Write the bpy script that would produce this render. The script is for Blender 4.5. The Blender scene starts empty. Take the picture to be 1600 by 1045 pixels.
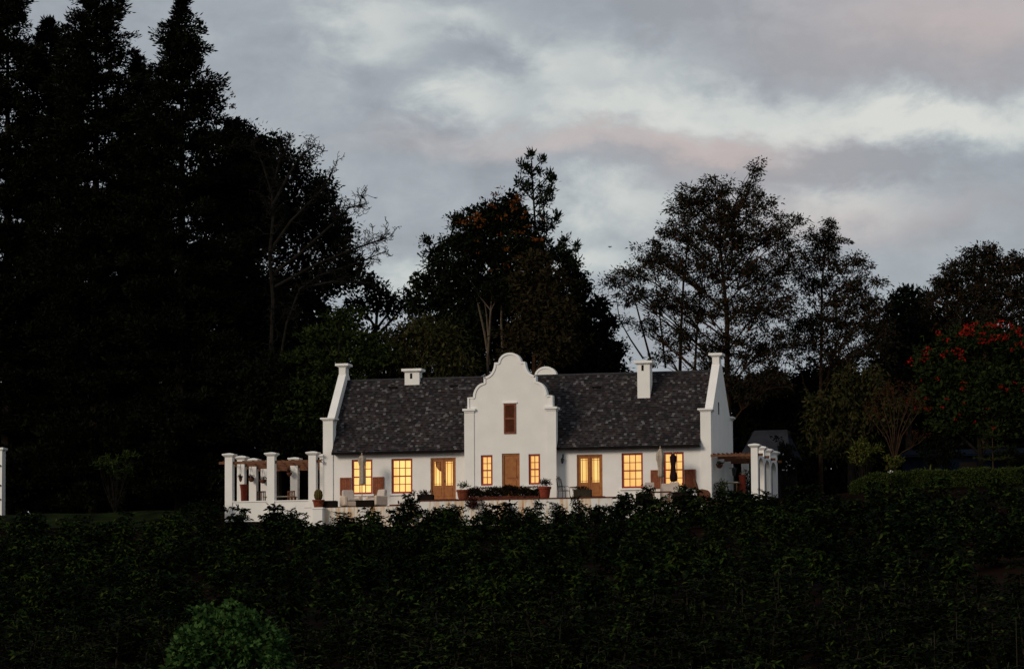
import bpy, math, random
import numpy as np
from mathutils import Vector, Matrix
random.seed(7); RNG = np.random.default_rng(7)
SC = bpy.context.scene
COL = SC.collection
R = math.radians
# ------------------------------------------------------------------ camera
CAM = dict(dist=200.0, th=0.2334, z=-10.9612, pit=0.0987, roll=-0.0064, f=5800.0)   # f in pixels of a 1600 wide picture
def cam_axes():
    th, p, r = CAM['th'], CAM['pit'], CAM['roll']
    f = Vector((-math.sin(th)*math.cos(p), math.cos(th)*math.cos(p), math.sin(p)))
    x = Vector((math.cos(th), math.sin(th), 0)); u = x.cross(f)
    x2 = x*math.cos(r) + u*math.sin(r)
    return Vector((CAM['dist']*math.sin(th), -CAM['dist']*math.cos(th), CAM['z'])), f, x2, x2.cross(f)
CP, CF, CR, CU = cam_axes()
cd = bpy.data.cameras.new("camera"); camera = bpy.data.objects.new("camera", cd); COL.objects.link(camera)
cd.sensor_width = 36; cd.lens = CAM['f']/1600*36; cd.clip_start = 1; cd.clip_end = 6000
camera.matrix_world = Matrix(((CR.x, CU.x, -CF.x, CP.x), (CR.y, CU.y, -CF.y, CP.y), (CR.z, CU.z, -CF.z, CP.z), (0, 0, 0, 1)))
SC.camera = camera
def at(px, py, Y):
    """point of the vertical plane y = Y that shows at photo pixel (px, py)"""
    d = CF*CAM['f'] + CR*(px-800) + CU*(522.5-py)
    return CP + d*((Y-CP.y)/d.y)
# ------------------------------------------------------------------ world, sun, exposure
SUN_AZ, SUN_EL = 215.0, 22.0       # azimuth clockwise from +Y
def build_world():
    w = bpy.data.worlds.new("World"); SC.world = w; w.use_nodes = True
    nt = w.node_tree; N, L = nt.nodes, nt.links; N.clear()
    def link(v, s):
        if hasattr(v, 'links'): L.new(v, s)
        else: s.default_value = v
    def M(op, a, b=None, c=None):
        n = N.new('ShaderNodeMath'); n.operation = op
        link(a, n.inputs[0])
        if b is not None: link(b, n.inputs[1])
        if c is not None: link(c, n.inputs[2])
        return n.outputs[0]
    tc = N.new('ShaderNodeTexCoord'); sp = N.new('ShaderNodeSeparateXYZ'); L.new(tc.outputs['Generated'], sp.inputs[0])
    x, y, z = sp.outputs
    # bearing (from the axis the house faces) and elevation of a direction, in degrees
    ang = M('MULTIPLY', M('ARCTAN2', x, y), 57.2958)
    el = M('MULTIPLY', M('ARCSINE', z), 57.2958)
    bear = M('ADD', ang, math.degrees(CAM['th']))
    def noise(sx, sy, scale, det, rough, off, dist=0.0):
        cb = N.new('ShaderNodeCombineXYZ'); L.new(M('MULTIPLY', bear, sx), cb.inputs[0]); L.new(M('MULTIPLY', el, sy), cb.inputs[1]); cb.inputs[2].default_value = off
        n = N.new('ShaderNodeTexNoise'); n.noise_dimensions = '3D'; L.new(cb.outputs[0], n.inputs['Vector'])
        n.inputs['Scale'].default_value = scale; n.inputs['Detail'].default_value = det; n.inputs['Roughness'].default_value = rough; n.inputs['Distortion'].default_value = dist
        return n.outputs['Fac']
    n1 = noise(.6, 1.0, .60, 7, .55, 2.3, .2); n2 = noise(.75, 1.2, 1.25, 8, .58, 9.1, .25); n3 = noise(.6, 1.0, .9, 7, .6, 5.2, .2)
    # cloud edges wander: warp the coordinates the cloud banks are laid out in
    bw = M('ADD', bear, M('MULTIPLY', M('SUBTRACT', n2, .5), 2.4)); ew = M('ADD', el, M('MULTIPLY', M('SUBTRACT', n3, .5), 1.75))
    K = 57.2958/CAM['f']
    def bank(px, py, sx, sy, amp):     # a cloud bank: soft blob round a bearing/elevation
        b0 = (px-800)*K; e0 = math.degrees(CAM['pit']) + (522.5-py)*K
        a = M('MULTIPLY', M('SUBTRACT', bw, b0), 1/(sx*K)); e = M('MULTIPLY', M('SUBTRACT', ew, e0), 1/(sy*K))
        q = M('ADD', M('MULTIPLY', a, a), M('MULTIPLY', e, e))
        return M('MULTIPLY', M('EXPONENT', M('MULTIPLY', q, -1.0)), amp)
    def total(lst):
        s = None
        for b in lst:
            v = bank(*b); s = v if s is None else M('ADD', s, v)
        return s
    light = total([(1080, 172, 300, 46, .57), (1480, 205, 240, 38, .70), (585, 60, 95, 50, .42), (735, 45, 75, 32, .42), (730, 165, 70, 55, .40),
                   (890, 95, 75, 45, .42), (1010, 108, 60, 30, .30), (960, 318, 110, 42, .46), (1350, 318, 90, 30, .40), (905, 412, 130, 30, .42), (640, 430, 130, 30, .45),
                   (440, 210, 80, 120, .06)])
    dark = total([(745, 85, 85, 42, .30), (1400, 120, 330, 48, .26), (1000, 40, 160, 45, .16), (1050, 262, 300, 26, .14), (640, 195, 200, 25, .16), (1330, 265, 230, 38, .22), (1020, 130, 120, 25, .1)])
    pink = total([(900, 222, 260, 22, .75), (1150, 240, 160, 26, .8), (1320, 345, 190, 42, .55), (1540, 40, 320, 90, .95), (1200, 300, 200, 60, .25)])
    t = M('ADD', .17, M('SUBTRACT', M('MULTIPLY', light, 1.28), dark))
    t = M('ADD', t, M('MULTIPLY', M('SUBTRACT', n1, .5), .40)); t = M('ADD', t, M('MULTIPLY', M('SUBTRACT', n2, .5), .72))
    t = M('MAXIMUM', M('MINIMUM', t, 1.0), 0.0)
    cr = N.new('ShaderNodeValToRGB'); L.new(t, cr.inputs[0]); e = cr.color_ramp.elements
    e[0].position = 0; e[0].color = (.270, .290, .322, 1); e[1].position = 1; e[1].color = (.62, .63, .605, 1)
    for p, c in ((.22, (.325, .355, .392, 1)), (.5, (.430, .465, .480, 1)), (.78, (.55, .575, .565, 1))):
        q = e.new(p); q.color = c
    mp = N.new('ShaderNodeMixRGB'); L.new(M('MINIMUM', M('MULTIPLY', pink, .66), .68), mp.inputs[0]); L.new(cr.outputs[0], mp.inputs[1]); mp.inputs[2].default_value = (.525, .425, .405, 1)
    sc = N.new('ShaderNodeMixRGB'); sc.blend_type = 'MULTIPLY'; sc.inputs[0].default_value = 1; L.new(mp.outputs[0], sc.inputs[1]); sc.inputs[2].default_value = (11.5, 11.4, 11.2, 1)
    sky = N.new('ShaderNodeTexSky'); sky.sky_type = 'NISHITA'; sky.sun_disc = False
    sky.sun_elevation = R(SUN_EL); sky.sun_rotation = R(SUN_AZ)
    mx = N.new('ShaderNodeMixRGB'); mx.inputs[0].default_value = .93; L.new(sky.outputs[0], mx.inputs[1]); L.new(sc.outputs[0], mx.inputs[2])
    bg = N.new('ShaderNodeBackground'); bg.inputs[1].default_value = .1; L.new(mx.outputs[0], bg.inputs[0])
    out = N.new('ShaderNodeOutputWorld'); L.new(bg.outputs[0], out.inputs[0])
build_world()
ld = bpy.data.lights.new("sun", 'SUN'); sun = bpy.data.objects.new("sun", ld); COL.objects.link(sun)
ld.energy = 1.75; ld.angle = R(16); ld.color = (1.0, .85, .68)
a, e = R(SUN_AZ), R(SUN_EL)
sun.rotation_euler = Vector((-math.sin(a)*math.cos(e), -math.cos(a)*math.cos(e), -math.sin(e))).to_track_quat('-Z', 'Y').to_euler()
SC.view_settings.view_transform = 'Standard'; SC.view_settings.look = 'None'; SC.view_settings.exposure = 0; SC.view_settings.gamma = 1
SC.cycles.max_bounces = 6; SC.cycles.diffuse_bounces = 3; SC.cycles.glossy_bounces = 2
# ------------------------------------------------------------------ tagging
def tag(o, label=None, cat=None, group=None, kind=None):
    if label: o['label'] = label
    if cat: o['category'] = cat
    if group: o['group'] = group
    if kind: o['kind'] = kind
    return o
def empty(name, loc, label, cat, group=None, rz=0):
    o = bpy.data.objects.new(name, None); COL.objects.link(o); o.location = loc; o.rotation_euler.z = rz
    o.empty_display_size = .1
    return tag(o, label, cat, group)
# ------------------------------------------------------------------ materials
def mat(name, col, rough=.8, spec=.3, var=.0, vscale=6.0, var2=0.0, bump=0.0, bscale=30.0, col2=None):
    m = bpy.data.materials.new(name); m.use_nodes = True; nt = m.node_tree; N, L = nt.nodes, nt.links
    b = N['Principled BSDF']; b.inputs['Roughness'].default_value = rough; b.inputs['Specular IOR Level'].default_value = spec
    tc = N.new('ShaderNodeTexCoord'); n = N.new('ShaderNodeTexNoise'); n.inputs['Scale'].default_value = vscale; n.inputs['Detail'].default_value = 6
    L.new(tc.outputs['Object'], n.inputs['Vector'])
    r = N.new('ShaderNodeValToRGB'); L.new(n.outputs['Fac'], r.inputs[0])
    c = Vector(col); c2 = Vector(col2) if col2 else c*(1-var)
    r.color_ramp.elements[0].position = .35; r.color_ramp.elements[0].color = (*c2, 1)
    r.color_ramp.elements[1].position = .65; r.color_ramp.elements[1].color = (*c, 1)
    L.new(r.outputs[0], b.inputs['Base Color'])
    if bump:
        n2 = N.new('ShaderNodeTexNoise'); n2.inputs['Scale'].default_value = bscale; n2.inputs['Detail'].default_value = 4; L.new(tc.outputs['Object'], n2.inputs['Vector'])
        bp = N.new('ShaderNodeBump'); bp.inputs['Strength'].default_value = bump; bp.inputs['Distance'].default_value = .02; L.new(n2.outputs['Fac'], bp.inputs['Height']); L.new(bp.outputs[0], b.inputs['Normal'])
    return m
def leafmat(name, cols, rough=.85, spec=.05):
    """every leaf gets its own tint out of a ramp"""
    m = bpy.data.materials.new(name); m.use_nodes = True; nt = m.node_tree; N, L = nt.nodes, nt.links
    b = N['Principled BSDF']; b.inputs['Roughness'].default_value = rough; b.inputs['Specular IOR Level'].default_value = spec
    g = N.new('ShaderNodeNewGeometry'); r = N.new('ShaderNodeValToRGB'); L.new(g.outputs['Random Per Island'], r.inputs[0])
    el = r.color_ramp.elements
    while len(el) < len(cols): el.new(.5)
    for i, c in enumerate(cols): el[i].position = i/max(1, len(cols)-1); el[i].color = (*c, 1)
    L.new(r.outputs[0], b.inputs['Base Color'])
    return m
def stained_plaster(name, amount, z0):
    """white limewash with rusty streaks running down from z0"""
    m = bpy.data.materials.new(name); m.use_nodes = True; nt = m.node_tree; N, L = nt.nodes, nt.links
    b = N['Principled BSDF']; b.inputs['Roughness'].default_value = .9; b.inputs['Specular IOR Level'].default_value = .1
    tc = N.new('ShaderNodeTexCoord'); mp = N.new('ShaderNodeMapping'); mp.inputs['Scale'].default_value = (1.0, 1.0, .09); L.new(tc.outputs['Object'], mp.inputs[0])
    n = N.new('ShaderNodeTexNoise'); n.inputs['Scale'].default_value = 3.2; n.inputs['Detail'].default_value = 7; n.inputs['Roughness'].default_value = .7; L.new(mp.outputs[0], n.inputs['Vector'])
    r = N.new('ShaderNodeValToRGB'); L.new(n.outputs['Fac'], r.inputs[0]); e = r.color_ramp.elements
    e[0].position = .5-.06*amount; e[0].color = (.80, .79, .75, 1); e[1].position = .78-.08*amount; e[1].color = (.42, .17, .055, 1)
    q = e.new(.62-.08*amount); q.color = (.70, .50, .32, 1)
    n2 = N.new('ShaderNodeTexNoise'); n2.inputs['Scale'].default_value = 1.1; n2.inputs['Detail'].default_value = 5; L.new(tc.outputs['Object'], n2.inputs['Vector'])
    mx = N.new('ShaderNodeMixRGB'); mx.blend_type = 'MULTIPLY'; mx.inputs[0].default_value = .25; L.new(r.outputs[0], mx.inputs[1]); L.new(n2.outputs['Fac'], mx.inputs[2])
    L.new(mx.outputs[0], b.inputs['Base Color'])
    return m
def slate_mat():
    m = bpy.data.materials.new("slate_shingles"); m.use_nodes = True; nt = m.node_tree; N, L = nt.nodes, nt.links
    b = N['Principled BSDF']; b.inputs['Roughness'].default_value = .85; b.inputs['Specular IOR Level'].default_value = .12
    def M(op, a, c=None):
        n = N.new('ShaderNodeMath'); n.operation = op
        for i, v in enumerate((a, c)):
            if v is None: continue
            if hasattr(v, 'links'): L.new(v, n.inputs[i])
            else: n.inputs[i].default_value = v
        return n.outputs[0]
    tc = N.new('ShaderNodeTexCoord'); sp = N.new('ShaderNodeSeparateXYZ'); L.new(tc.outputs['Object'], sp.inputs[0])
    row = M('FLOOR', M('MULTIPLY', M('ADD', sp.outputs[2], 10), 1/.1005))
    off = M('MULTIPLY', M('SINE', M('MULTIPLY', row, 12.9)), 7.3)
    col = M('FLOOR', M('ADD', M('MULTIPLY', sp.outputs[0], 1/.150), off))
    cb = N.new('ShaderNodeCombineXYZ'); L.new(col, cb.inputs[0]); L.new(row, cb.inputs[1])
    wn = N.new('ShaderNodeTexWhiteNoise'); wn.noise_dimensions = '2D'; L.new(cb.outputs[0], wn.inputs['Vector'])
    r = N.new('ShaderNodeValToRGB'); r.color_ramp.interpolation = 'LINEAR'; L.new(wn.outputs['Value'], r.inputs[0]); e = r.color_ramp.elements
    e[0].position = 0; e[0].color = (.013, .0115, .0135, 1); e[1].position = 1; e[1].color = (.135, .130, .132, 1)
    for p, c in ((.3, (.020, .017, .0185, 1)), (.55, (.036, .0245, .0235, 1)), (.78, (.034, .033, .036, 1)), (.9, (.056, .052, .052, 1))):
        q = e.new(p); q.color = c
    n = N.new('ShaderNodeTexNoise'); n.inputs['Scale'].default_value = .8; n.inputs['Detail'].default_value = 5; L.new(tc.outputs['Object'], n.inputs['Vector'])
    n2 = N.new('ShaderNodeTexNoise'); n2.inputs['Scale'].default_value = 14; n2.inputs['Detail'].default_value = 3; L.new(tc.outputs['Object'], n2.inputs['Vector'])
    mx = N.new('ShaderNodeMixRGB'); mx.blend_type = 'MULTIPLY'; mx.inputs[0].default_value = .55; L.new(r.outputs[0], mx.inputs[1]); L.new(M('MULTIPLY', M('ADD', n.outputs['Fac'], n2.outputs['Fac']), 1.0), mx.inputs[2])
    L.new(mx.outputs[0], b.inputs['Base Color'])
    bp = N.new('ShaderNodeBump'); bp.inputs['Strength'].default_value = .6; bp.inputs['Distance'].default_value = .03; L.new(wn.outputs['Value'], bp.inputs['Height']); L.new(bp.outputs[0], b.inputs['Normal'])
    return m
def glow_mat(name, hot, cool, strength, fold=9.0):
    """lamp-lit curtain behind a window"""
    m = bpy.data.materials.new(name); m.use_nodes = True; nt = m.node_tree; N, L = nt.nodes, nt.links
    b = N['Principled BSDF']; b.inputs['Base Color'].default_value = (.25, .18, .09, 1); b.inputs['Roughness'].default_value = .8
    tc = N.new('ShaderNodeTexCoord'); mp = N.new('ShaderNodeMapping'); mp.inputs['Scale'].default_value = (fold, 1, .25); L.new(tc.outputs['Object'], mp.inputs[0])
    n = N.new('ShaderNodeTexNoise'); n.inputs['Scale'].default_value = 1.0; n.inputs['Detail'].default_value = 3; L.new(mp.outputs[0], n.inputs['Vector'])
    n2 = N.new('ShaderNodeTexNoise'); n2.inputs['Scale'].default_value = .9; n2.inputs['Detail'].default_value = 2; L.new(tc.outputs['Object'], n2.inputs['Vector'])
    ad = N.new('ShaderNodeMath'); ad.operation = 'ADD'; L.new(n.outputs['Fac'], ad.inputs[0]); L.new(n2.outputs['Fac'], ad.inputs[1])
    r = N.new('ShaderNodeValToRGB'); hv = N.new('ShaderNodeMath'); hv.operation = 'MULTIPLY'; hv.inputs[1].default_value = .5; L.new(ad.outputs[0], hv.inputs[0]); L.new(hv.outputs[0], r.inputs[0])
    r.color_ramp.elements[0].position = .33; r.color_ramp.elements[0].color = (*cool, 1); r.color_ramp.elements[1].position = .62; r.color_ramp.elements[1].color = (*hot, 1)
    L.new(r.outputs[0], b.inputs['Emission Color']); b.inputs['Emission Strength'].default_value = strength
    return m
WHITE = mat("limewash_white", (.81, .79, .755), .9, .1, .06, 1.3, bump=.15, bscale=18)
TRIM = mat("white_trim", (.83, .82, .79), .85, .1, .06, 2.0)
SLATE = slate_mat()
RIDGE = mat("slate_ridge", (.035, .033, .037), .8, .2, .4, 5)
FASCIA = mat("dark_gutter", (.010, .009, .009), .9, .05, .3, 3)
REDWOOD = mat("red_stained_timber", (.33, .022, .009), .5, .35, .35, 9)
DOORWOOD = mat("varnished_door_timber", (.34, .125, .026), .5, .3, .35, 5, col2=(.26, .080, .016))
SHUTWOOD = mat("brown_shutter_timber", (.26, .066, .020), .6, .3, .35, 6)
ATTICWOOD = mat("dark_shutter_timber", (.20, .055, .020), .6, .3, .35, 6)
GLOW = glow_mat("lamplit_curtain", (1.0, .70, .22), (.96, .43, .09), 1.06)
GLOWR = glow_mat("lamplit_curtain_dim", (.97, .59, .18), (.86, .39, .085), .98)
GLOWD = glow_mat("lamplit_door_glass", (1.0, .66, .20), (.86, .40, .09), .98, 5)
BLACK = mat("dark_opening", (.01, .008, .008), .9, .1, .3)
BRICK = mat("red_brick_coping", (.115, .028, .016), .85, .2, .5, 12)
TERRA = mat("terracotta", (.20, .048, .020), .8, .2, .5, 7)
TERRAR = mat("red_terracotta", (.24, .040, .020), .8, .2, .35, 7)
TROUGH = mat("dark_wood_trough", (.014, .010, .008), .9, .04, .4, 8)
GREYTROUGH = mat("weathered_trough", (.040, .032, .022), .9, .06, .4, 8)
CANVAS = mat("beige_canvas", (.40, .33, .26), .9, .1, .25, 8)
CANVASD = mat("maroon_canvas", (.022, .008, .010), .9, .1, .3, 8)
CUSHION = mat("white_slipcover", (.52, .45, .40), .9, .1, .14, 5)
CUSHIONP = mat("pale_slipcover", (.62, .50, .40), .9, .1, .14, 5)
WICKER = mat("brown_wicker", (.15, .055, .030), .75, .2, .5, 30)
IRON = mat("black_iron", (.02, .02, .022), .5, .4, .3, 10)
POLEW = mat("pale_pole_timber", (.36, .28, .18), .6, .2, .3, 8)
BEAMW = mat("red_brown_beam", (.17, .070, .035), .75, .2, .45, 6)
CHAIRW = mat("garden_chair_timber", (.17, .075, .035), .7, .2, .4, 8)
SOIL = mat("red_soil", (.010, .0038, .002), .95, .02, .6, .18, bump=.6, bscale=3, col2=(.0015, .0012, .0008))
GRASS = mat("dim_grass", (.010, .016, .004), .95, .03, .8, .8)
PAVE = mat("terrace_paving", (.25, .16, .11), .85, .1, .3, 2)
STALK = mat("pale_stalk", (.5, .47, .40), .8, .1, .2, 8)
JAR = mat("pale_clay", (.50, .36, .25), .85, .15, .25, 4)
SHED = mat("slate_blue_sheet", (.026, .028, .036), .9, .05, .35, 1.2)
SHEDW = mat("dim_grey_wall", (.006, .006, .007), .9, .1, .3, 1)
NAVY = mat("navy_wall", (.003, .008, .020), .9, .05, .7, .8)
BARK = mat("dark_bark", (.016, .013, .010), .95, .05, .5, 4)
BARKP = mat("pale_bark", (.11, .085, .060), .95, .05, .5, 3)
BARKG = mat("grey_dead_bark", (.015, .013, .011), .95, .05, .5, 4)
BARKB = mat("brown_bark", (.045, .026, .015), .95, .05, .5, 4)
STEM = mat("coffee_stem", (.030, .026, .015), .9, .1, .5, 5)
BIRD = mat("dark_feather", (.02, .02, .02), .9, .1, .3)
LF = {
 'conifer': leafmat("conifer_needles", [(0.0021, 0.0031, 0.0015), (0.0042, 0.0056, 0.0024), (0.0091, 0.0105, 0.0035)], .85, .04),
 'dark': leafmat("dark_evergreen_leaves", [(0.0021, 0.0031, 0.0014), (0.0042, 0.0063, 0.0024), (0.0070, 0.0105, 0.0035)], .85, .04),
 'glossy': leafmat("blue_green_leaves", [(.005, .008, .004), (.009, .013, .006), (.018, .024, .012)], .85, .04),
 'olive': leafmat("olive_leaves", [(0.0140, 0.0140, 0.0042), (0.0252, 0.0252, 0.0084), (0.0420, 0.0364, 0.0126)], .85, .04),
 'brown': leafmat("brown_green_leaves", [(.010, .008, .004), (.018, .015, .006), (.030, .022, .010)], .85, .04),
 'airy': leafmat("grey_green_feather_leaves", [(.006, .0065, .005), (.010, .011, .008), (.015, .015, .010), (.020, .016, .009), (.042, .019, .008)], .85, .04),
 'green': leafmat("mid_green_leaves", [(.008, .013, .003), (.014, .022, .005), (.024, .036, .008)], .85, .04),
 'flame': leafmat("flame_tree_leaves", [(0.0069, 0.0115, 0.0034), (0.0115, 0.0184, 0.0046), (0.0207, 0.0299, 0.0080)], .85, .04),
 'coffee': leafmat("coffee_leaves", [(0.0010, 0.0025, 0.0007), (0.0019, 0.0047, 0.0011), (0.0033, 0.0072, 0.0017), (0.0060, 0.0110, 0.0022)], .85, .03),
 'coffee_highlight': leafmat("highlight_coffee_leaves", [(0.0066, 0.0146, 0.0022), (0.0125, 0.0264, 0.0036), (0.0212, 0.0367, 0.0058), (0.0338, 0.0410, 0.0088)], .85, .03),  # lighter new-growth tint on branch tips, painting in the light on bush tops
 'bush': leafmat("lush_bush_leaves", [(.013, .031, .007), (.026, .058, .013), (.046, .092, .024)], .8, .05),
 'hedge': leafmat("hedge_leaves", [(0.0150, 0.0244, 0.0056), (0.0281, 0.0431, 0.0094), (0.0488, 0.0638, 0.0131)], .85, .04),
 'yellow': leafmat("yellow_green_leaves", [(.022, .026, .006), (.044, .050, .010), (.085, .082, .018)], .85, .04),
 'orange': leafmat("orange_blossom", [(.060, .018, .004), (.095, .028, .006), (.14, .042, .008)], .85, .04),
 'red': leafmat("scarlet_blossom", [(.12, .004, .004), (.19, .006, .005), (.27, .010, .007)], .85, .04),
 'rust': leafmat("rust_twigs", [(.030, .012, .004), (.045, .018, .006), (.06, .010, .005)], .85, .04),
 'white': leafmat("white_blossom", [(.35, .34, .31), (.55, .54, .50), (.7, .69, .65)], .85, .04),
 'pot': leafmat("potplant_leaves", [(.012, .020, .006), (.022, .034, .010), (.04, .05, .016)], .85, .04),
 'cactus': leafmat("cactus_flesh", [(.050, .034, .012), (.06, .045, .014), (.08, .06, .016)], .85, .04),
 'heather': leafmat("dark_border_plants", [(.005, .005, .003), (.012, .011, .005), (.020, .010, .007)], .85, .04),
 'burgundy': leafmat("dark_red_leaves", [(.020, .006, .006), (.035, .010, .008), (.05, .018, .010)], .85, .04),
}
# ------------------------------------------------------------------ mesh helpers
class MB:
    def __init__(s): s.v = []; s.f = []
    def add(s, vs, fs):
        o = len(s.v); s.v += [tuple(p) for p in vs]; s.f += [tuple(i+o for i in q) for q in fs]; return s
    def box(s, x0, x1, y0, y1, z0, z1):
        return s.add([(x0,y0,z0),(x1,y0,z0),(x1,y1,z0),(x0,y1,z0),(x0,y0,z1),(x1,y0,z1),(x1,y1,z1),(x0,y1,z1)],
                     [(0,3,2,1),(4,5,6,7),(0,1,5,4),(1,2,6,5),(2,3,7,6),(3,0,4,7)])
    def frustum(s, c, w0, d0, w1, d1, z0, z1):
        x, y = c
        return s.add([(x-w0,y-d0,z0),(x+w0,y-d0,z0),(x+w0,y+d0,z0),(x-w0,y+d0,z0),(x-w1,y-d1,z1),(x+w1,y-d1,z1),(x+w1,y+d1,z1),(x-w1,y+d1,z1)],
                     [(0,3,2,1),(4,5,6,7),(0,1,5,4),(1,2,6,5),(2,3,7,6),(3,0,4,7)])
    def prism(s, pts, axis, a0, a1):
        """closed outline pts (2-D) extruded along axis: 'y' takes (x,z) points, 'x' takes (y,z) points"""
        n = len(pts)
        mk = (lambda p, t: (p[0], t, p[1])) if axis == 'y' else (lambda p, t: (t, p[0], p[1]))
        vs = [mk(p, a0) for p in pts] + [mk(p, a1) for p in pts]
        fs = [tuple(range(n)), tuple(reversed(range(n, 2*n)))] + [(i, i+n, (i+1) % n + n, (i+1) % n) for i in range(n)]
        return s.add(vs, fs)
    def tube(s, pts, rads, n=6):
        pts = [Vector(p) for p in pts]; vs = []; fs = []
        for i, p in enumerate(pts):
            d = (pts[min(i+1, len(pts)-1)] - pts[max(i-1, 0)])
            d = d.normalized() if d.length > 1e-9 else Vector((0, 0, 1))
            a = d.cross(Vector((.31, .95, .05))); a = a.normalized() if a.length > .05 else d.cross(Vector((1, 0, 0))).normalized()
            b = d.cross(a); r = rads[i] if hasattr(rads, '__len__') else rads
            for k in range(n):
                t = 2*math.pi*k/n; vs.append(p + a*(r*math.cos(t)) + b*(r*math.sin(t)))
        for i in range(len(pts)-1):
            for k in range(n):
                q = (k+1) % n; fs.append((i*n+k, i*n+q, (i+1)*n+q, (i+1)*n+k))
        fs.append(tuple(reversed(range(n)))); fs.append(tuple((len(pts)-1)*n+k for k in range(n)))
        return s.add(vs, fs)
    def lathe(s, c, prof, n=18, wob=None):
        """prof: (radius, z) pairs bottom to top"""
        vs = []; fs = []
        for j, (r, z) in enumerate(prof):
            for k in range(n):
                t = 2*math.pi*k/n; q = r*(1 + (wob(k, j) if wob else 0)); vs.append((c[0]+q*math.cos(t), c[1]+q*math.sin(t), c[2]+z))
        m = len(prof)
        for j in range(m-1):
            for k in range(n):
                q = (k+1) % n; fs.append((j*n+k, j*n+q, (j+1)*n+q, (j+1)*n+k))
        fs.append(tuple(reversed(range(n)))); fs.append(tuple((m-1)*n+k for k in range(n)))
        return s.add(vs, fs)
    def build(s, name, m, parent=None, origin=(0, 0, 0), smooth=False, bevel=0.0):
        o = Vector(origin)
        me = bpy.data.meshes.new(name); me.from_pydata([Vector(v)-o for v in s.v], [], s.f); me.update()
        me.materials.append(m)
        if smooth:
            for p in me.polygons: p.use_smooth = True
        ob = bpy.data.objects.new(name, me); COL.objects.link(ob)
        if parent is None: ob.location = o
        else: ob.parent = parent
        if bevel:
            b = ob.modifiers.new("edge_bevel", 'BEVEL'); b.width = bevel; b.segments = 2; b.limit_method = 'ANGLE'
        return ob
def leaf_verts(P, A, Lg, W, rng):
    """diamond leaves: P base points, A tip directions (unit), Lg lengths, W widths -> (4N,3)"""
    n = len(P); q = rng.normal(size=(n, 3)); b = np.cross(A, q); b /= np.linalg.norm(b, axis=1, keepdims=True)+1e-9
    Lg = np.asarray(Lg).reshape(-1, 1)*np.ones((n, 1)); W = np.asarray(W).reshape(-1, 1)*np.ones((n, 1))
    mid = P + A*Lg*.45
    v = np.empty((n, 4, 3)); v[:, 0] = P; v[:, 1] = mid + b*W*.5; v[:, 2] = P + A*Lg; v[:, 3] = mid - b*W*.5
    return v.reshape(-1, 3)
def quads_object(name, v, m, parent=None, origin=(0, 0, 0)):
    v = np.ascontiguousarray(v - np.array(origin), dtype=np.float32); n = len(v)//4
    me = bpy.data.meshes.new(name); me.vertices.add(len(v)); me.vertices.foreach_set('co', v.ravel())
    me.loops.add(4*n); me.loops.foreach_set('vertex_index', np.arange(4*n, dtype=np.int32))
    me.polygons.add(n); me.polygons.foreach_set('loop_start', np.arange(0, 4*n, 4, dtype=np.int32))
    try: me.polygons.foreach_set('loop_total', np.full(n, 4, dtype=np.int32))
    except Exception: pass
    me.update(calc_edges=True); me.materials.append(m)
    ob = bpy.data.objects.new(name, me); COL.objects.link(ob)
    if parent is None: ob.location = origin
    else: ob.parent = parent
    return ob
def unit(a): return a/(np.linalg.norm(a, axis=-1, keepdims=True)+1e-9)
def sphere_dirs(n, rng=RNG): return unit(rng.normal(size=(n, 3)))
# ------------------------------------------------------------------ terrain
def smooth(a, b, x):
    t = np.clip((x-a)/(b-a), 0, 1); return t*t*(3-2*t)
def ground(X, Y):
    X = np.asarray(X, float); Y = np.asarray(Y, float)
    z = np.where(Y < -78, -11.99 + .006*(Y+78), -1.7 + .14*(np.minimum(Y, -4.5)+4.5))
    z = z + 1.3*smooth(-4.5, 4, Y) + .018*np.clip(Y-4, 0, 300)
    z = z + .045*np.clip(X-6, 0, 40)*smooth(-110, -50, Y) + .25*smooth(-10, -25, X)*smooth(-20, -4, Y)
    z = z + .10*np.sin(X*.31+1.3)*np.sin(Y*.23) + .05*np.sin(X*.9+Y*.7)
    return z
def gz(x, y): return float(ground(x, y))
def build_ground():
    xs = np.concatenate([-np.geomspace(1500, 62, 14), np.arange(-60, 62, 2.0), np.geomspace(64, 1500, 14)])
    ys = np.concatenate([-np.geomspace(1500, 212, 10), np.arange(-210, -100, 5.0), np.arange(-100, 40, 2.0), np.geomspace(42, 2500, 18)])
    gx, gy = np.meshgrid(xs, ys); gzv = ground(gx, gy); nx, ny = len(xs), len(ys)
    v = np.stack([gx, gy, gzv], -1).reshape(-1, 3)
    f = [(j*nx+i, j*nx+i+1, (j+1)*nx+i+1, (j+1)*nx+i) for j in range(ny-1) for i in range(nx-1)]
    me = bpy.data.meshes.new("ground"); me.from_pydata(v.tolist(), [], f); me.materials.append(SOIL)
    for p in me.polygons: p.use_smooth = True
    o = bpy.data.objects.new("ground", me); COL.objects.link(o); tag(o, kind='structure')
    # strip of lawn left of the house, laid just over the soil
    xs = np.arange(-40, -16.5, .8); ys = np.arange(-4.2, 3, .6); gx, gy = np.meshgrid(xs, ys); nx = len(xs)
    v = np.stack([gx, gy, ground(gx, gy)+.05], -1).reshape(-1, 3)
    f = [(j*nx+i, j*nx+i+1, (j+1)*nx+i+1, (j+1)*nx+i) for j in range(len(ys)-1) for i in range(nx-1)]
    me = bpy.data.meshes.new("lawn"); me.from_pydata(v.tolist(), [], f); me.materials.append(GRASS)
    o = bpy.data.objects.new("lawn", me); COL.objects.link(o); tag(o, kind='structure')
build_ground()
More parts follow.
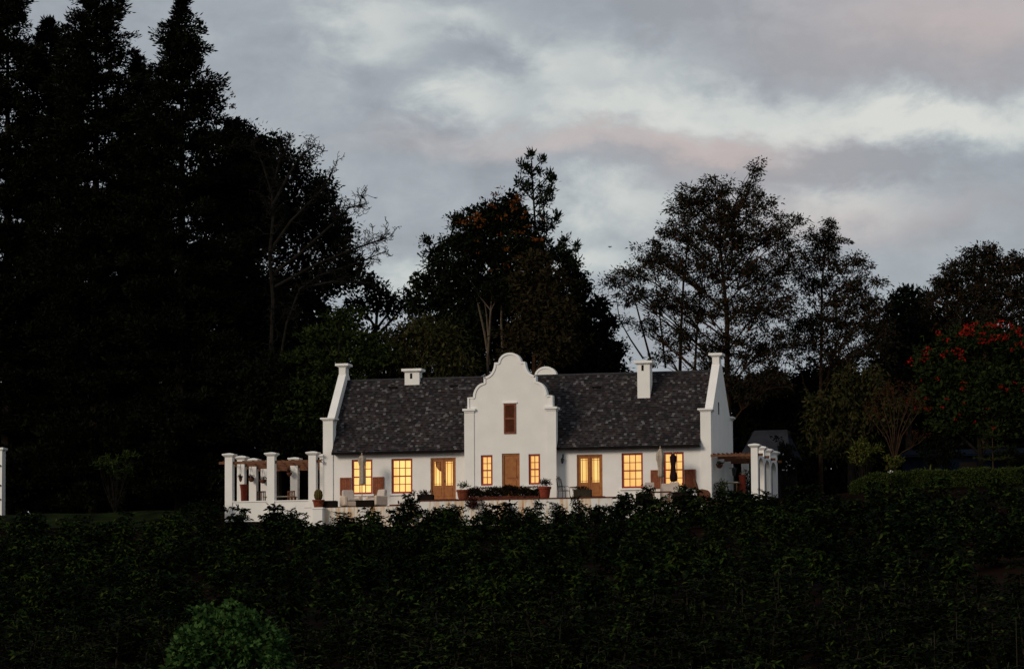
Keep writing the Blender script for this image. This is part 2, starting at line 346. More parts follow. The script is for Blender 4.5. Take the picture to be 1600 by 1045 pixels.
# ================================================================== THE HOUSE
RY, RZ, EZ = 3.3, 6.84, 2.62          # ridge depth and height, eave height
GF, GB = -.6, -.22                    # front gable's faces
def wall_grid(mb, x0, x1, z0, z1, holes, y0, y1):
    """solid wall y0..y1 with rectangular openings (hx0,hx1,hz0,hz1)"""
    xs = sorted({x0, x1, *[h[0] for h in holes], *[h[1] for h in holes]}); zs = sorted({z0, z1, *[h[2] for h in holes], *[h[3] for h in holes]})
    solid = lambda i, j: 0 <= i < len(xs)-1 and 0 <= j < len(zs)-1 and not any(h[0]-1e-6 <= xs[i] and xs[i+1] <= h[1]+1e-6 and h[2]-1e-6 <= zs[j] and zs[j+1] <= h[3]+1e-6 for h in holes)
    for i in range(len(xs)-1):
        for j in range(len(zs)-1):
            if not solid(i, j): continue
            a, b, c, d = xs[i], xs[i+1], zs[j], zs[j+1]
            mb.add([(a,y0,c),(b,y0,c),(b,y0,d),(a,y0,d)], [(0,1,2,3)]); mb.add([(a,y1,c),(b,y1,c),(b,y1,d),(a,y1,d)], [(3,2,1,0)])
            if not solid(i-1, j): mb.add([(a,y0,c),(a,y1,c),(a,y1,d),(a,y0,d)], [(3,2,1,0)])
            if not solid(i+1, j): mb.add([(b,y0,c),(b,y1,c),(b,y1,d),(b,y0,d)], [(0,1,2,3)])
            if not solid(i, j-1): mb.add([(a,y0,c),(b,y0,c),(b,y1,c),(a,y1,c)], [(3,2,1,0)])
            if not solid(i, j+1): mb.add([(a,y0,d),(b,y0,d),(b,y1,d),(a,y1,d)], [(0,1,2,3)])
WIN = [(-9.03, -7.86, .36, 2.25), (-6.79, -5.61, .36, 2.25), (5.99, 7.15, .40, 2.28), (8.27, 9.38, .40, 2.28)]
DOORS = [(-4.59, -3.18, 0, 2.25), (3.53, 4.94, 0, 2.25)]
NARROW = [(-1.63, -.98, .66, 2.30), (1.01, 1.65, .66, 2.30)]
FDOOR = (-.46, .52, 0, 2.36)
house = empty("house", (0, 0, 0), "white gabled house with dark shingle roof and warmly lit windows", "house")
mb = MB()
wall_grid(mb, -10.1, -2.48, -.3, 2.78, WIN[:2]+DOORS[:1], 0, .3)
wall_grid(mb, 2.46, 10.35, -.3, 2.78, WIN[2:]+DOORS[1:], 0, .3)
mb.box(-10.1, 10.35, 6.3, 6.6, -.3, 2.78)
mb.build("wall", WHITE, house)
# front gable: square lower part with door and narrow windows, scrolled top
mb = MB(); wall_grid(mb, -2.48, 2.5, -.3, 4.70, NARROW+[FDOOR], GF, GB)
mb.box(-2.48, -2.14, GB, 0.0, -.3, 4.66); mb.box(2.16, 2.5, GB, 0.0, -.3, 4.66)
def gable_outline(cx=.01):
    h = []
    def arc(x0, z0, x1, z1, kind, n=9):
        for i in range(n+1):
            t = i/n*math.pi/2
            if kind == 'vex': h.append((x0+(x1-x0)*(1-math.cos(t)), z0+(z1-z0)*math.sin(t)))     # bulging quarter
            else: h.append((x0+(x1-x0)*math.sin(t), z0+(z1-z0)*(1-math.cos(t))))                 # hollow quarter
    h.append((2.33, 4.70)); h.append((2.33, 5.42)); h.append((2.03, 5.42))
    arc(2.02, 5.42, 1.42, 6.18, 'vex'); h.append((1.42, 6.50)); arc(1.41, 6.50, .83, 7.26, 'cave'); h.append((.62, 7.26))
    for i in range(0, 10):
        t = i/9*math.pi/2; h.append((.60*math.cos(t), 7.28+.49*math.sin(t)))
    return [(cx+x, z) for x, z in h] + [(cx-x, z) for x, z in reversed(h[:-1])]
GO = gable_outline()
mb.prism(GO, 'y', GF, GB)
# corner pilasters
mb.box(-2.53, -1.99, GF-.045, GF-.002, -.3, 4.64); mb.box(2.03, 2.55, GF-.045, GF-.002, -.3, 4.64)
gab = mb.build("front_gable", WHITE, house)
def band(mb, pts, w, y0, y1, grow=.03):
    n = len(pts); c = []
    for i in range(n):
        a = Vector(pts[max(i-1, 0)]); b = Vector(pts[min(i+1, n-1)]); d = (b-a).normalized(); c.append(Vector((d.y, -d.x)))
    for i in range(n-1):
        p, q = Vector(pts[i]), Vector(pts[i+1]); o0, o1 = p+c[i]*grow, q+c[i+1]*grow; i0, i1 = p-c[i]*w, q-c[i+1]*w
        vs = [(v.x, y, v.y) for y in (y0, y1) for v in (o0, o1, i1, i0)]
        mb.add(vs, [(3,2,1,0), (4,5,6,7), (0,1,5,4), (2,3,7,6), (1,2,6,5), (3,0,4,7)])
mb = MB(); band(mb, GO, .085, GF-.05, GB+.03)
for x0, x1 in ((-2.60, -1.90), (1.92, 2.62)):
    mb.box(x0+.07, x1-.07, GF-.09, 0.02, 4.62, 4.70); mb.box(x0, x1, GF-.16, 0.05, 4.70, 4.82)
mb.build("gable_moulding", TRIM, house)
# rear wing and its twin gable behind the ridge
mb = MB(); wall_grid(mb, -2.4, 2.42, -.3, 4.70, [], 8.05, 8.4); mb.prism(GO, 'y', 8.05, 8.4); mb.box(-2.4, -2.1, 6.6, 8.05, -.3, 4.2); mb.box(2.12, 2.42, 6.6, 8.05, -.3, 4.2)
mb.build("rear_gable", WHITE, house)
mb = MB(); band(mb, GO, .085, 8.02, 8.45); mb.box(-.74, .76, 7.98, 8.47, 7.20, 7.27); mb.build("gable_moulding", TRIM, house)
# end gables
def end_gable(x0, x1, px0, px1):
    mb = MB(); m = .06
    prof = [(.12, -.3), (.12, 4.46), (.62, 4.50), (2.98, 7.20), (3.62, 7.20), (5.98, 4.50), (6.48, 4.46), (6.48, -.3)]
    mb.prism(prof, 'x', x0, x1)
    mb.box(px0, px1, -.06, .56, -.3, 4.42); mb.box(px0, px1, 6.04, 6.66, -.3, 4.42)
    mb.frustum(((x0+x1)/2, 3.3), .19, .33, .19, .33, 7.20, 7.62)
    g = mb.build("end_gable", WHITE, house)
    cx = (px0+px1)/2; w = (px1-px0)/2
    for cy in (.25, 6.35):
        mb = MB(); mb.frustum((cx, cy), w+.02, .33, w+.10, .40, 4.40, 4.49); mb.box(cx-w-.13, cx+w+.13, cy-.43, cy+.43, 4.485, 4.57); mb.build("gable_cornice", TRIM, house)
    mb = MB(); mb.frustum(((x0+x1)/2, 3.3), .20, .34, .33, .45, 7.58, 7.68); mb.box((x0+x1)/2-.37, (x0+x1)/2+.37, 2.82, 3.78, 7.675, 7.80)
    mb.build("gable_cap", TRIM, house)
end_gable(-10.62, -10.2, -10.64, -10.08); end_gable(10.42, 10.85, 10.31, 10.88)
mb = MB(); mb.box(10.84, 10.862, 2.35, 2.62, 4.42, 5.08); mb.build("slit_window", BLACK, house)
# roof with real shingle courses
mb = MB(); NCO = 42
def slope_faces(x0, x1, ysign):
    for k in range(NCO):
        t0, t1 = k/NCO, (k+1)/NCO
        def pt(x, t, lift):
            y = (-.35 + 3.65*t); z = EZ + (RZ-EZ)*t
            y2 = y-.03*lift; z2 = z+.03*lift
            return (x, y2 if ysign > 0 else 6.6-y2, z2)
        xa, xb = (max(x0, -10.07), min(x1, 10.30)) if ysign > 0 and -.35+3.65*t0 < .56 else (x0, x1)
        a = [pt(xa, t0, .75), pt(xb, t0, .75), pt(xb, t1, .15), pt(xa, t1, .15)]; lo = [pt(xa, t0, .0), pt(xb, t0, .0)]
        mb.add(a, [(0,1,2,3) if ysign > 0 else (3,2,1,0)]); mb.add([lo[0], lo[1], a[1], a[0]], [(0,1,2,3) if ysign > 0 else (3,2,1,0)])
for x0, x1 in ((-10.21, -2.3), (2.3, 10.43)): slope_faces(x0, x1, 1)
slope_faces(-2.3, 2.3, 1); slope_faces(-10.21, 10.43, -1)
# little cross roofs running back from the gables
for y0, y1 in ((GB, 3.2), (3.4, 8.05)):
    mb.add([(-2.3,y0,4.3),(0,y0,6.72),(0,y1,6.72),(-2.3,y1,4.3)], [(0,1,2,3)]); mb.add([(2.3,y0,4.3),(0,y0,6.72),(0,y1,6.72),(2.3,y1,4.3)], [(3,2,1,0)])
roof = mb.build("roof", SLATE, house)
mb = MB(); mb.tube([(-10.25, 3.3, RZ+.0), (-6, 3.3, RZ+.015), (0, 3.3, RZ), (10.45, 3.3, RZ+.01)], .075, 8); mb.build("ridge_capping", RIDGE, roof)
mb = MB()
for x0, x1 in ((-10.06, -2.49), (2.51, 10.30)):
    mb = MB(); mb.box(x0, x1, -.43, -.33, 2.50, 2.64); mb.box(x0, x1, -.331, .0, 2.56, 2.60); mb.build("gutter", FASCIA, roof)
                                              # soot-dark vents in the slope
for x, z in ((-6.9-.55, 6.35), (-6.2+2.2, 6.35), (4.1, 6.05)):
    y = -.35+3.65*(z-EZ)/(RZ-EZ); mb = MB(); mb.box(x-.22, x+.22, y-.12, y+.06, z-.02, z+.07); mb.build("roof_vent", FASCIA, roof)
def chimney(x0, x1, y0, y1, z0, z1, slot):
    mb = MB(); mb.box(x0, x1, y0, y1, z0, z1); c = mb.build("chimney", WHITE, roof)
    mb = MB(); mb.frustum(((x0+x1)/2, (y0+y1)/2), (x1-x0)/2+.01, (y1-y0)/2+.01, (x1-x0)/2+.12, (y1-y0)/2+.12, z1-.06, z1+.02)
    mb.box(x0-.15, x1+.15, y0-.15, y1+.15, z1+.02, z1+.15); mb.build("chimney_cap", TRIM, c)
    mb = MB(); mx = (x0+x1)/2-.05; mb.box(mx-.065, mx+.065, y0-.006, y0+.02, slot[0], slot[1]); mb.build("flue_slot", BLACK, c)
chimney(-6.83, -5.99, 3.0, 3.6, 6.4, 7.26, (6.86, 7.16))
chimney(6.49, 7.18, 2.0, 2.7, 5.0, 7.25, (6.86, 7.17))
# ---- windows, doors, shutters
def window(x0, x1, z0, z1, yf, nx, nz, glow):
    """sash window: frame + bars, pane behind, white sill"""
    y = yf+.10; mb = MB(); fw = .105
    mb.box(x0, x0+fw, y-.03, y+.08, z0, z1); mb.box(x1-fw, x1, y-.03, y+.08, z0, z1); mb.box(x0+fw, x1-fw, y-.03, y+.08, z1-fw, z1); mb.box(x0+fw, x1-fw, y-.03, y+.08, z0, z0+fw)
    zm = (z0+z1)/2; mb.box(x0+fw, x1-fw, y-.015, y+.06, zm-.033, zm+.033)
    for i in range(1, nx):
        xx = x0+fw+(x1-x0-2*fw)*i/nx
        mb.box(xx-.018, xx+.018, y, y+.04, z0+fw, zm-.033); mb.box(xx-.018, xx+.018, y, y+.04, zm+.033, z1-fw)
    for (a, b) in ((z0+fw, zm-.033), (zm+.033, z1-fw)):
        for j in range(1, nz):
            zz = a+(b-a)*j/nz; mb.box(x0+fw, x1-fw, y+.003, y+.037, zz-.018, zz+.018)
    w = mb.build("window", REDWOOD, house)
    mb = MB(); mb.box(x0+.03, x1-.03, y+.045, y+.06, z0+.03, z1-.03); mb.build("pane", glow, w, origin=(0, 0, 0))
    mb = MB(); mb.box(x0-.10, x1+.10, yf-.09, yf+.06, z0-.10, z0-.003); mb.build("sill", TRIM, w)
    return w
for i, (x0, x1, z0, z1) in enumerate(WIN): window(x0, x1, z0, z1, 0, 3, 2, GLOW if i < 2 else GLOWR)
for x0, x1, z0, z1 in NARROW: window(x0, x1, z0, z1, GF, 2, 2, GLOWR)
def shutter(x0, x1, z0, z1):
    mb = MB(); y0, y1 = -.075, -.012; f = .07
    mb.box(x0, x0+f, y0, y1, z0, z1); mb.box(x1-f, x1, y0, y1, z0, z1); mb.box(x0+f, x1-f, y0, y1, z1-f, z1); mb.box(x0+f, x1-f, y0, y1, z0, z0+f)
    n = 5; w = (x1-x0-2*f)/n
    for i in range(n): mb.box(x0+f+w*i+.006, x0+f+w*(i+1)-.006, y0+.022, y1, z0+f, z1-f)
    mb.build("shutter", SHUTWOOD, house)
for x0, x1, z0, z1 in ((-9.68, -9.06, .32, 1.28), (-7.83, -7.20, .32, 1.28), (7.58, 8.23, .36, 1.34), (9.41, 10.02, .36, 1.34)): shutter(x0, x1, z0, z1)
# attic shutter on the gable
mb = MB(); x0, x1, z0, z1 = -.33, .33, 3.42, 5.06; y = GF
mb.box(x0, x0+.09, y-.05, y-.003, z0, z1); mb.box(x1-.09, x1, y-.05, y-.003, z0, z1); mb.box(x0+.09, x1-.09, y-.05, y-.003, z1-.1, z1); mb.box(x0+.09, x1-.09, y-.05, y-.003, z0, z0+.1); mb.box(x0+.09, x1-.09, y-.05, y-.003, 4.19, 4.27)
for k in range(24):
    zz = z0+.11+k*.0605
    if not 4.15 < zz < 4.27: mb.add([(x0+.09,y-.006,zz+.045),(x1-.09,y-.006,zz+.045),(x1-.09,y-.04,zz),(x0+.09,y-.04,zz)], [(0,1,2,3),(3,2,1,0)])
mb.box(x0+.09, x1-.09, y-.008, y-.003, z0+.1, z1-.1)
mb.build("attic_shutter", ATTICWOOD, house)
mb = MB(); mb.box(x0-.07, x1+.07, y-.07, y-.002, z1+.005, z1+.06); mb.build("lintel", TRIM, house)
# front door
mb = MB(); x0, x1, z0, z1 = FDOOR; y = GF+.12
mb.box(x0, x0+.10, y-.05, y+.07, z0, z1); mb.box(x1-.10, x1, y-.05, y+.07, z0, z1); mb.box(x0+.10, x1-.10, y-.05, y+.07, z1-.10, z1)
mb.box(x0+.10, x1-.10, y, y+.05, z0, z1-.10)
def arch_panel(mb, xa, xb, za, zb, rise, y, d):
    pts = [(xa, za), (xb, za)] + [(xb-(xb-xa)*i/10, zb-rise+rise*math.sin(math.pi*i/10)) for i in range(11)]
    mb.prism(pts, 'y', y-d, y-.001)
arch_panel(mb, x0+.21, x1-.21, 1.05, 2.14, .10, y, .022); mb.box(x0+.21, x1-.21, y-.022, y-.001, .20, .92)
fd = mb.build("front_door", DOORWOOD, house)
mb = MB(); mb.tube([(x1-.16, y-.06, 1.0), (x1-.16, y-.06, 1.12)], .016, 6); mb.build("door_handle", IRON, fd)
# French doors
def french(x0, x1, z0, z1, arched):
    y = .09; mb = MB(); f = .075; xm = (x0+x1)/2
    mb.box(x0, x0+f, y-.04, y+.08, z0, z1); mb.box(x1-f, x1, y-.04, y+.08, z0, z1); mb.box(x0+f, x1-f, y-.04, y+.08, z1-f, z1)
    holes = []
    for a, b in ((x0+f, xm-.004), (xm+.004, x1-f)): holes.append((a+.12, b-.12 if b > xm else b-.13, .76, z1-f-.13))
    wall_grid(mb, x0+f, x1-f, z0+.02, z1-f, holes, y, y+.05)
    for h in holes:
        for xx in (h[0]+.085, h[1]-.085): mb.box(xx-.011, xx+.011, y+.006, y+.044, h[2], h[3])
        for zz in (h[2]+.085, h[3]-.085): mb.box(h[0], h[1], y+.008, y+.042, zz-.011, zz+.011)
        mb.box(h[0], h[1], y-.018, y-.001, .16, .64)
    mb.box(xm-.02, xm+.02, y-.02, y-.001, .02, z1-f)
    d = mb.build("french_door", DOORWOOD, house)
    mb = MB(); mb.box(x0+.1, x1-.1, y+.055, y+.065, .70, z1-.1); mb.build("pane", GLOWD if not arched else GLOW, d)
    if arched:                                          # a curtain tied back inside the left leaf
        h = holes[0]; pts = [(h[1]+.03, h[3]+.02)] + [(h[1]+.03-.36*math.cos(t*math.pi/2/8), h[3]+.02-.55*math.sin(t*math.pi/2/8)) for t in range(9)]
        mb = MB(); mb.prism(pts, 'y', y+.046, y+.054); mb.build("tied_curtain", DOORWOOD, d)
    mb = MB(); mb.tube([(xm+.07, y-.06, .92), (xm+.07, y-.06, 1.06)], .018, 6); mb.build("door_handle", IRON, d)
french(*DOORS[0], True); french(*DOORS[1], False)
mb = MB()
for x0, x1, _, _ in DOORS: mb.box(x0-.1, x1+.14, -.34, -.002, -.1, -.012)
for k, (x0, x1, _, _) in enumerate(DOORS):
    mb = MB(); mb.box(x0-.1, x1+.14, -.34, -.002, -.2, -.012); mb.build("doorstep", BRICK, house)
# wall lantern right of the gable
mb = MB(); c = (2.78, -.16, 1.80)
mb.lathe(c, [(.03, -.02), (.055, .0), (.085, .20), (.10, .21), (.03, .30), (.012, .34)], 6); mb.tube([(2.78, .0, 2.20), (2.78, -.1, 2.24), (2.78, -.16, 2.14)], .012, 5); mb.box(2.74, 2.82, -.02, -.002, 2.1, 2.3)
mb.build("wall_lantern", IRON, house)
# ================================================================== TERRACE
mb = MB()
mb.box(-4.72, 6.05, -2.45, -.002, -1.9, -.20); mb.box(-10.9, -4.72, -2.75, -.002, -1.9, -.46); mb.box(7.35, 11.2, -2.75, -.002, -1.9, -.66)
mb.box(-16.1, -10.66, -.12, 7.2, -1.9, -.28); mb.box(10.9, 13.6, -.12, 7.2, -1.9, -.30); mb.box(6.05, 7.35, -1.6, -.002, -1.9, -.66)
tag(mb.build("terrace_floor", PAVE), kind='structure')
PLAST = [stained_plaster("terrace_plaster_rusty", .82, 0), stained_plaster("terrace_plaster", .35, 0), stained_plaster("terrace_plaster_streaked", .62, 0)]
def rwall(x0, x1, y0, y1, z1, m, label, cop=None):
    w = empty("terrace_wall", ((x0+x1)/2, y0, gz((x0+x1)/2, y0)), label, "garden wall", "white terrace walls")
    o = w.location
    MB().box(x0, x1, y0, y1, -2.3, z1).build("wall", m, w, origin=o)
    if cop: MB().box(x0-.02, x1+.02, y0-.05, y1+.03, z1+.001, z1+.055).build("coping", cop, w, origin=o)
    return w
rwall(-4.70, 6.05, -2.75, -2.46, -.24, PLAST[1], "long white garden wall below the central planting bed and front door", BRICK)
rwall(-10.95, -10.151, -3.05, -2.76, -.50, WHITE, "short clean white wall left of the pillar with the terracotta bowl")
rwall(-10.15, -4.72, -3.05, -2.76, -.50, PLAST[0], "low white wall with rusty orange streaks under two dark troughs at the left")
rwall(7.36, 11.2, -3.05, -2.76, -.70, PLAST[2], "low stained white wall below the right troughs, half hidden by bushes")
w = empty("gate_pillar", (-9.95, -3.2, gz(-9.95, -3.2)), "short white pillar carrying the terracotta bowl with a cactus", "pillar")
MB().box(-10.22, -9.68, -3.5, -2.96, -2.3, -.58).build("shaft", WHITE, w, origin=w.location); MB().box(-10.26, -9.64, -3.54, -2.92, -.579, -.50).build("cap", TRIM, w, origin=w.location)
# brick steps going down to the right-hand terrace, and one at the left
w = empty("brick_steps", (6.7, -2.2, gz(6.7, -2.2)), "red brick steps descending to the right between the two terraces", "steps"); o = w.location
mb = MB(); mb.box(6.051, 6.40, -2.74, -1.61, -1.9, -.24); mb.box(6.40, 6.85, -2.74, -1.61, -1.9, -.36); mb.box(6.85, 7.34, -2.74, -1.61, -1.9, -.50); mb.build("body", WHITE, w, origin=o)
for a, b, zt in ((6.04, 6.42, -.24), (6.41, 6.88, -.36), (6.86, 7.36, -.50)): MB().box(a, b, -2.79, -1.6, zt+.001, zt+.05).build("tread", BRICK, w, origin=o)
w = empty("brick_steps", (-5.3, -1.8, -.46), "low red brick step at the left end of the central terrace", "steps"); o = w.location
MB().box(-6.25, -4.73, -2.4, -1.2, -.455, -.36).build("step", BRICK, w, origin=o)
# ---- pergolas
def column(mb, cx, cy, z0, z1, h=.21):
    mb.box(cx-h, cx+h, cy-h, cy+h, z0, z1-.24)
def column_cap(mb, cx, cy, z1, h=.21):
    mb.frustum((cx, cy), h, h, h+.06, h+.06, z1-.239, z1-.19); mb.frustum((cx, cy), h+.06, h+.06, h+.13, h+.13, z1-.189, z1-.12); mb.box(cx-h-.13, cx+h+.13, cy-h-.13, cy+h+.13, z1-.119, z1-.06); mb.frustum((cx, cy), h+.13, h+.13, .05, .05, z1-.059, z1)
pl = empty("pergola", (-13.5, 0, -.3), "left white-columned pergola with brown timber beams on a white parapet", "pergola"); o = pl.location
CL = [(-15.9, -.3), (-13.49, -.3), (-11.13, -.3), (-15.9, 1.9), (-15.9, 4.1), (-15.9, 6.3), (-13.49, 4.1), (-11.13, 1.9)]
for cx, cy in CL:
    mb = MB(); column(mb, cx, cy, -.28 if cy > 0 else -1.9, 2.74); c = mb.build("column", WHITE, pl, origin=o)
    mb = MB(); column_cap(mb, cx, cy, 2.74); mb.build("cap", TRIM, c, origin=o)
mb = MB()
for a, b in ((-15.69, -13.70), (-13.28, -11.34), (-10.92, -10.67)): mb.box(a, b, -.45, -.15, -1.9, .03)
for a, b in ((.0, 1.69), (2.11, 3.89)): mb.box(-16.05, -15.75, a-.09, b, -.28, .0)
mb.build("parapet", WHITE, pl, origin=o)
mb = MB()
for a, b in ((-15.69, -13.70), (-13.28, -11.34), (-10.92, -10.67)): mb.box(a, b, -.50, -.10, .031, .09)
mb.build("parapet_coping", TRIM, pl, origin=o)
for y in (-.3, 1.9, 4.1, 6.3):
    for a, b in (((-16.5, -16.11), (-15.69, -13.70), (-13.28, -11.34), (-10.92, -10.67)) if y == -.3 else ((-16.5, -16.11), (-15.69, -10.67))):
        mb = MB(); mb.box(a, b, y-.07, y+.07, 2.13, 2.27); mb.build("beam", BEAMW, pl, origin=o)
for x in np.arange(-16.3, -10.7, .56):
    mb = MB(); mb.tube([(x, -.22, 2.30+random.uniform(-.01, .01)), (x, 6.8, 2.31)], .03, 7); mb.build("rafter", BEAMW, pl, origin=o)
pr = empty("pergola", (12.2, 0, -.3), "right white-columned pergola with arched openings and brown timber beams", "pergola"); o = pr.location
CRX = 13.27
for k, cy in enumerate((-.3, 1.75, 3.8, 5.85)):
    mb = MB(); column(mb, CRX, cy, -1.9, 2.62, .18) if k == 0 else (mb.box(CRX-.055, CRX+.18, cy-.18, cy+.18, -1.9, 1.9), mb.box(CRX-.17, CRX+.178, cy-.18, cy+.18, 1.901, 2.38)); c = mb.build("column", WHITE, pr, origin=o)
    mb = MB(); column_cap(mb, CRX, cy, 2.62, .18); mb.build("cap", TRIM, c, origin=o)
    if k:                                              # curved spandrel reaching forward to the next column
        y1, y0 = cy-.18, cy-2.05+.18; mid = (y0+y1)/2; r = (y1-y0)/2
        pts = [(y0, 2.05)] + [(mid-r*math.cos(t*math.pi/14), 1.40+.52*math.sin(t*math.pi/14)) for t in range(15)] + [(y1, 2.05)]
        mb = MB(); mb.prism(pts, 'x', CRX-.03, CRX+.16); mb.build("arch", WHITE, pr, origin=o)
mb = MB(); column(mb, 11.55, 6.6, -1.9, 2.40, .18); mb.build("column", WHITE, pr, origin=o)
for y in (-.3, 1.75, 3.8, 5.85):
    for a, b in (((10.9, 13.085), (13.455, 13.7)) if True else ()):
        mb = MB(); mb.box(a, b, y-.06, y+.06, 1.96, 2.09); mb.build("beam", BEAMW, pr, origin=o)
for x in np.arange(11.05, 13.0, .24):
    mb = MB(); mb.tube([(x, -.42, 2.125), (x, 6.2, 2.13+random.uniform(-.02, .02))], .035, 7); mb.build("rafter", BEAMW, pr, origin=o)
# far left pillar at the picture's edge
c = at(0, 720, 6); w = empty("gate_pillar", (c.x, 6, gz(c.x, 6)), "tall white pillar at the far left edge of the photo", "pillar"); o = w.location
mb = MB(); mb.box(c.x-.32, c.x+.24, 5.7, 6.26, gz(c.x, 6)-.3, 3.66); mb.build("shaft", WHITE, w, origin=o)
mb = MB(); mb.frustum((c.x-.04, 5.98), .28, .28, .37, .37, 3.58, 3.68); mb.box(c.x-.42, c.x+.34, 5.6, 6.36, 3.681, 3.78); mb.build("cap", TRIM, w, origin=o)
for z in (2.75, 1.62, .82):
    mb = MB(); mb.box(c.x-.05, c.x+.17, 5.60, 5.697, z-.04, z+.04); mb.build("hinge", IRON, w, origin=o)
# ================================================================== SMALL THINGS ON THE TERRACE
def tuft(c, r, n, L, W, rng=RNG, up=.35, flat=.7):
    P = np.array(c) + sphere_dirs(n, rng)*(rng.random((n, 1))**.5)*np.array(r); A = unit(sphere_dirs(n, rng) + np.array((0, 0, up)))
    return leaf_verts(P, A, L*(.6+.8*rng.random(n)), W*(.6+.8*rng.random(n)), rng)
def armchair(x, y, z, rz, label):
    t = empty("armchair", (x, y, z), label, "armchair", "slipcovered terrace armchairs", rz)
    MB().box(-.40, .40, -.40, .34, .06, .34).build("base", CUSHIONP, t, bevel=.03); MB().box(-.30, .30, -.43, .18, .342, .48).build("seat_cushion", CUSHION, t, bevel=.05)
    mb = MB(); mb.add([(-.36,.14,.40),(.36,.14,.40),(.36,.40,.30),(-.36,.40,.30),(-.32,.28,.98),(.32,.28,.98),(.32,.46,.95),(-.32,.46,.95)], [(0,3,2,1),(4,5,6,7),(0,1,5,4),(1,2,6,5),(2,3,7,6),(3,0,4,7)]); mb.build("backrest", CUSHION, t, bevel=.05)
    for s in (-1, 1):
        MB().box(min(s*.31, s*.49), max(s*.31, s*.49), -.42, .36, .08, .60).build("armrest", CUSHIONP, t, bevel=.04)
        for yy in (-.34, .28): MB().box(s*.36-.025, s*.36+.025, yy-.025, yy+.025, 0, .08).build("leg", TROUGH, t)
armchair(-8.62, -1.75, -.46, R(38), "pale slipcovered armchair left of the closed parasol, before the left shutters")
armchair(-7.12, -1.75, -.46, R(-38), "pale slipcovered armchair right of the closed parasol on the left terrace")
def slip_chair(x, y, z, rz, label):
    t = empty("dining_chair", (x, y, z), label, "chair", "slipcovered dining chairs", rz)
    mb = MB(); mb.box(-.26, .26, -.28, .24, .02, .47); mb.build("skirt", CUSHIONP, t, bevel=.02); MB().box(-.25, .25, -.27, .22, .471, .53).build("seat", CUSHION, t, bevel=.02)
    mb = MB(); mb.add([(-.27,.18,.50),(.27,.18,.50),(.27,.29,.44),(-.27,.29,.44),(-.25,.28,1.28),(.25,.28,1.28),(.25,.37,1.27),(-.25,.37,1.27)], [(0,3,2,1),(4,5,6,7),(0,1,5,4),(1,2,6,5),(2,3,7,6),(3,0,4,7)]); mb.build("backrest", CUSHION, t, bevel=.03)
slip_chair(7.82, -1.5, -.66, R(15), "white slipcovered dining chair between the right sash window and the beige parasol")
slip_chair(9.27, -1.62, -.72, R(172), "white slipcovered dining chair in front of the dark maroon parasol")
slip_chair(8.55, -.9, -.70, R(5), "white slipcovered dining chair half hidden behind the beige parasol's pole")
t = empty("dining_table", (8.5, -1.75, -.66), "low terrace table between the slipcovered chairs, mostly behind bushes", "table")
MB().box(-.55, .55, -.4, .4, .70, .74).build("tabletop", CHAIRW, t)
for sx in (-.48, .48):
    for sy in (-.33, .33): MB().box(sx-.03, sx+.03, sy-.03, sy+.03, 0, .70).build("leg", CHAIRW, t)
# wicker chair seen from the side
t = empty("wicker_chair", (10.72, -1.6, -.66), "brown wicker armchair seen from the side beside the right corner of the house", "chair", rz=R(96))
mb = MB(); mb.prism([(-.30, .28), (.24, .28), (.26, .44), (-.30, .46)], 'x', -.28, .28); mb.build("seat", WICKER, t, bevel=.02)
mb = MB()
for k in range(9):
    u = -1+2*k/8; mb.tube([(u*.28, .26-.03*u*u, .3), (u*.29, .30, .75), (u*.29, .40, 1.14), (u*.27, .47, 1.32)], .055, 6)
mb.tube([(-.30, .47, 1.31), (0, .50, 1.36), (.30, .47, 1.31)], .035, 6); mb.build("backrest", WICKER, t)
for s in (-1, 1):
    mb = MB(); mb.prism([(-.34, .10), (.26, .10), (.30, .78), (.05, .83), (-.26, .76), (-.36, .62)], 'x', min(s*.29, s*.35), max(s*.29, s*.35)); mb.build("armrest", WICKER, t, bevel=.02)
    for yy in (-.3, .24): MB().box(s*.28-.03, s*.28+.03, yy-.03, yy+.03, 0, .28).build("leg", WICKER, t)
# ornate garden chair and side table by the French door
t = empty("garden_chair", (3.12, -1.35, -.2), "slender wood and iron garden chair with a scrolled back beside the gable", "chair", rz=R(68))
mb = MB()
for k in range(5): mb.box(-.22, .22, -.24+k*.095, -.16+k*.095, .44, .465)
mb.build("seat", CHAIRW, t)
mb = MB(); mb.tube([(-.22, .24, .44), (-.23, .30, .85), (-.20, .36, 1.12)], .024, 5); mb.tube([(.22, .24, .44), (.23, .30, .85), (.20, .36, 1.12)], .024, 5)
for u in (-.11, 0, .11): mb.tube([(u, .245, .5), (u*1.4, .30, .82), (u*.6, .35, 1.12), (u*1.5, .38, 1.24)], .018, 5)
mb.tube([(-.24, .28, .72), (0, .27, .66), (.24, .28, .72)], .02, 5); mb.tube([(-.21, .35, 1.08), (0, .36, 1.16), (.21, .35, 1.08)], .015, 5); mb.build("backrest", IRON, t)
for sx in (-.20, .20):
    for sy in (-.22, .22): MB().tube([(sx, sy, .44), (sx*1.12, sy*1.15, 0)], .018, 5).build("leg", IRON, t)
    MB().tube([(sx*1.15, .27, .68), (sx*1.2, -.05, .70), (sx*1.15, -.22, .62), (sx*1.1, -.22, .44)], .014, 5).build("armrest", IRON, t)
t = empty("side_table", (3.72, -1.5, -.2), "small round garden table with thin legs left of the right French door", "table")
MB().lathe((0, 0, 0), [(.24, .60), (.25, .61), (.25, .635), (.24, .64)], 16).build("tabletop", CHAIRW, t)
for k in range(3):
    q = 2.1*k; MB().tube([(.2*math.cos(q), .2*math.sin(q), .60), (.06*math.cos(q), .06*math.sin(q), .3), (.24*math.cos(q), .24*math.sin(q), 0)], .014, 5).build("leg", IRON, t)
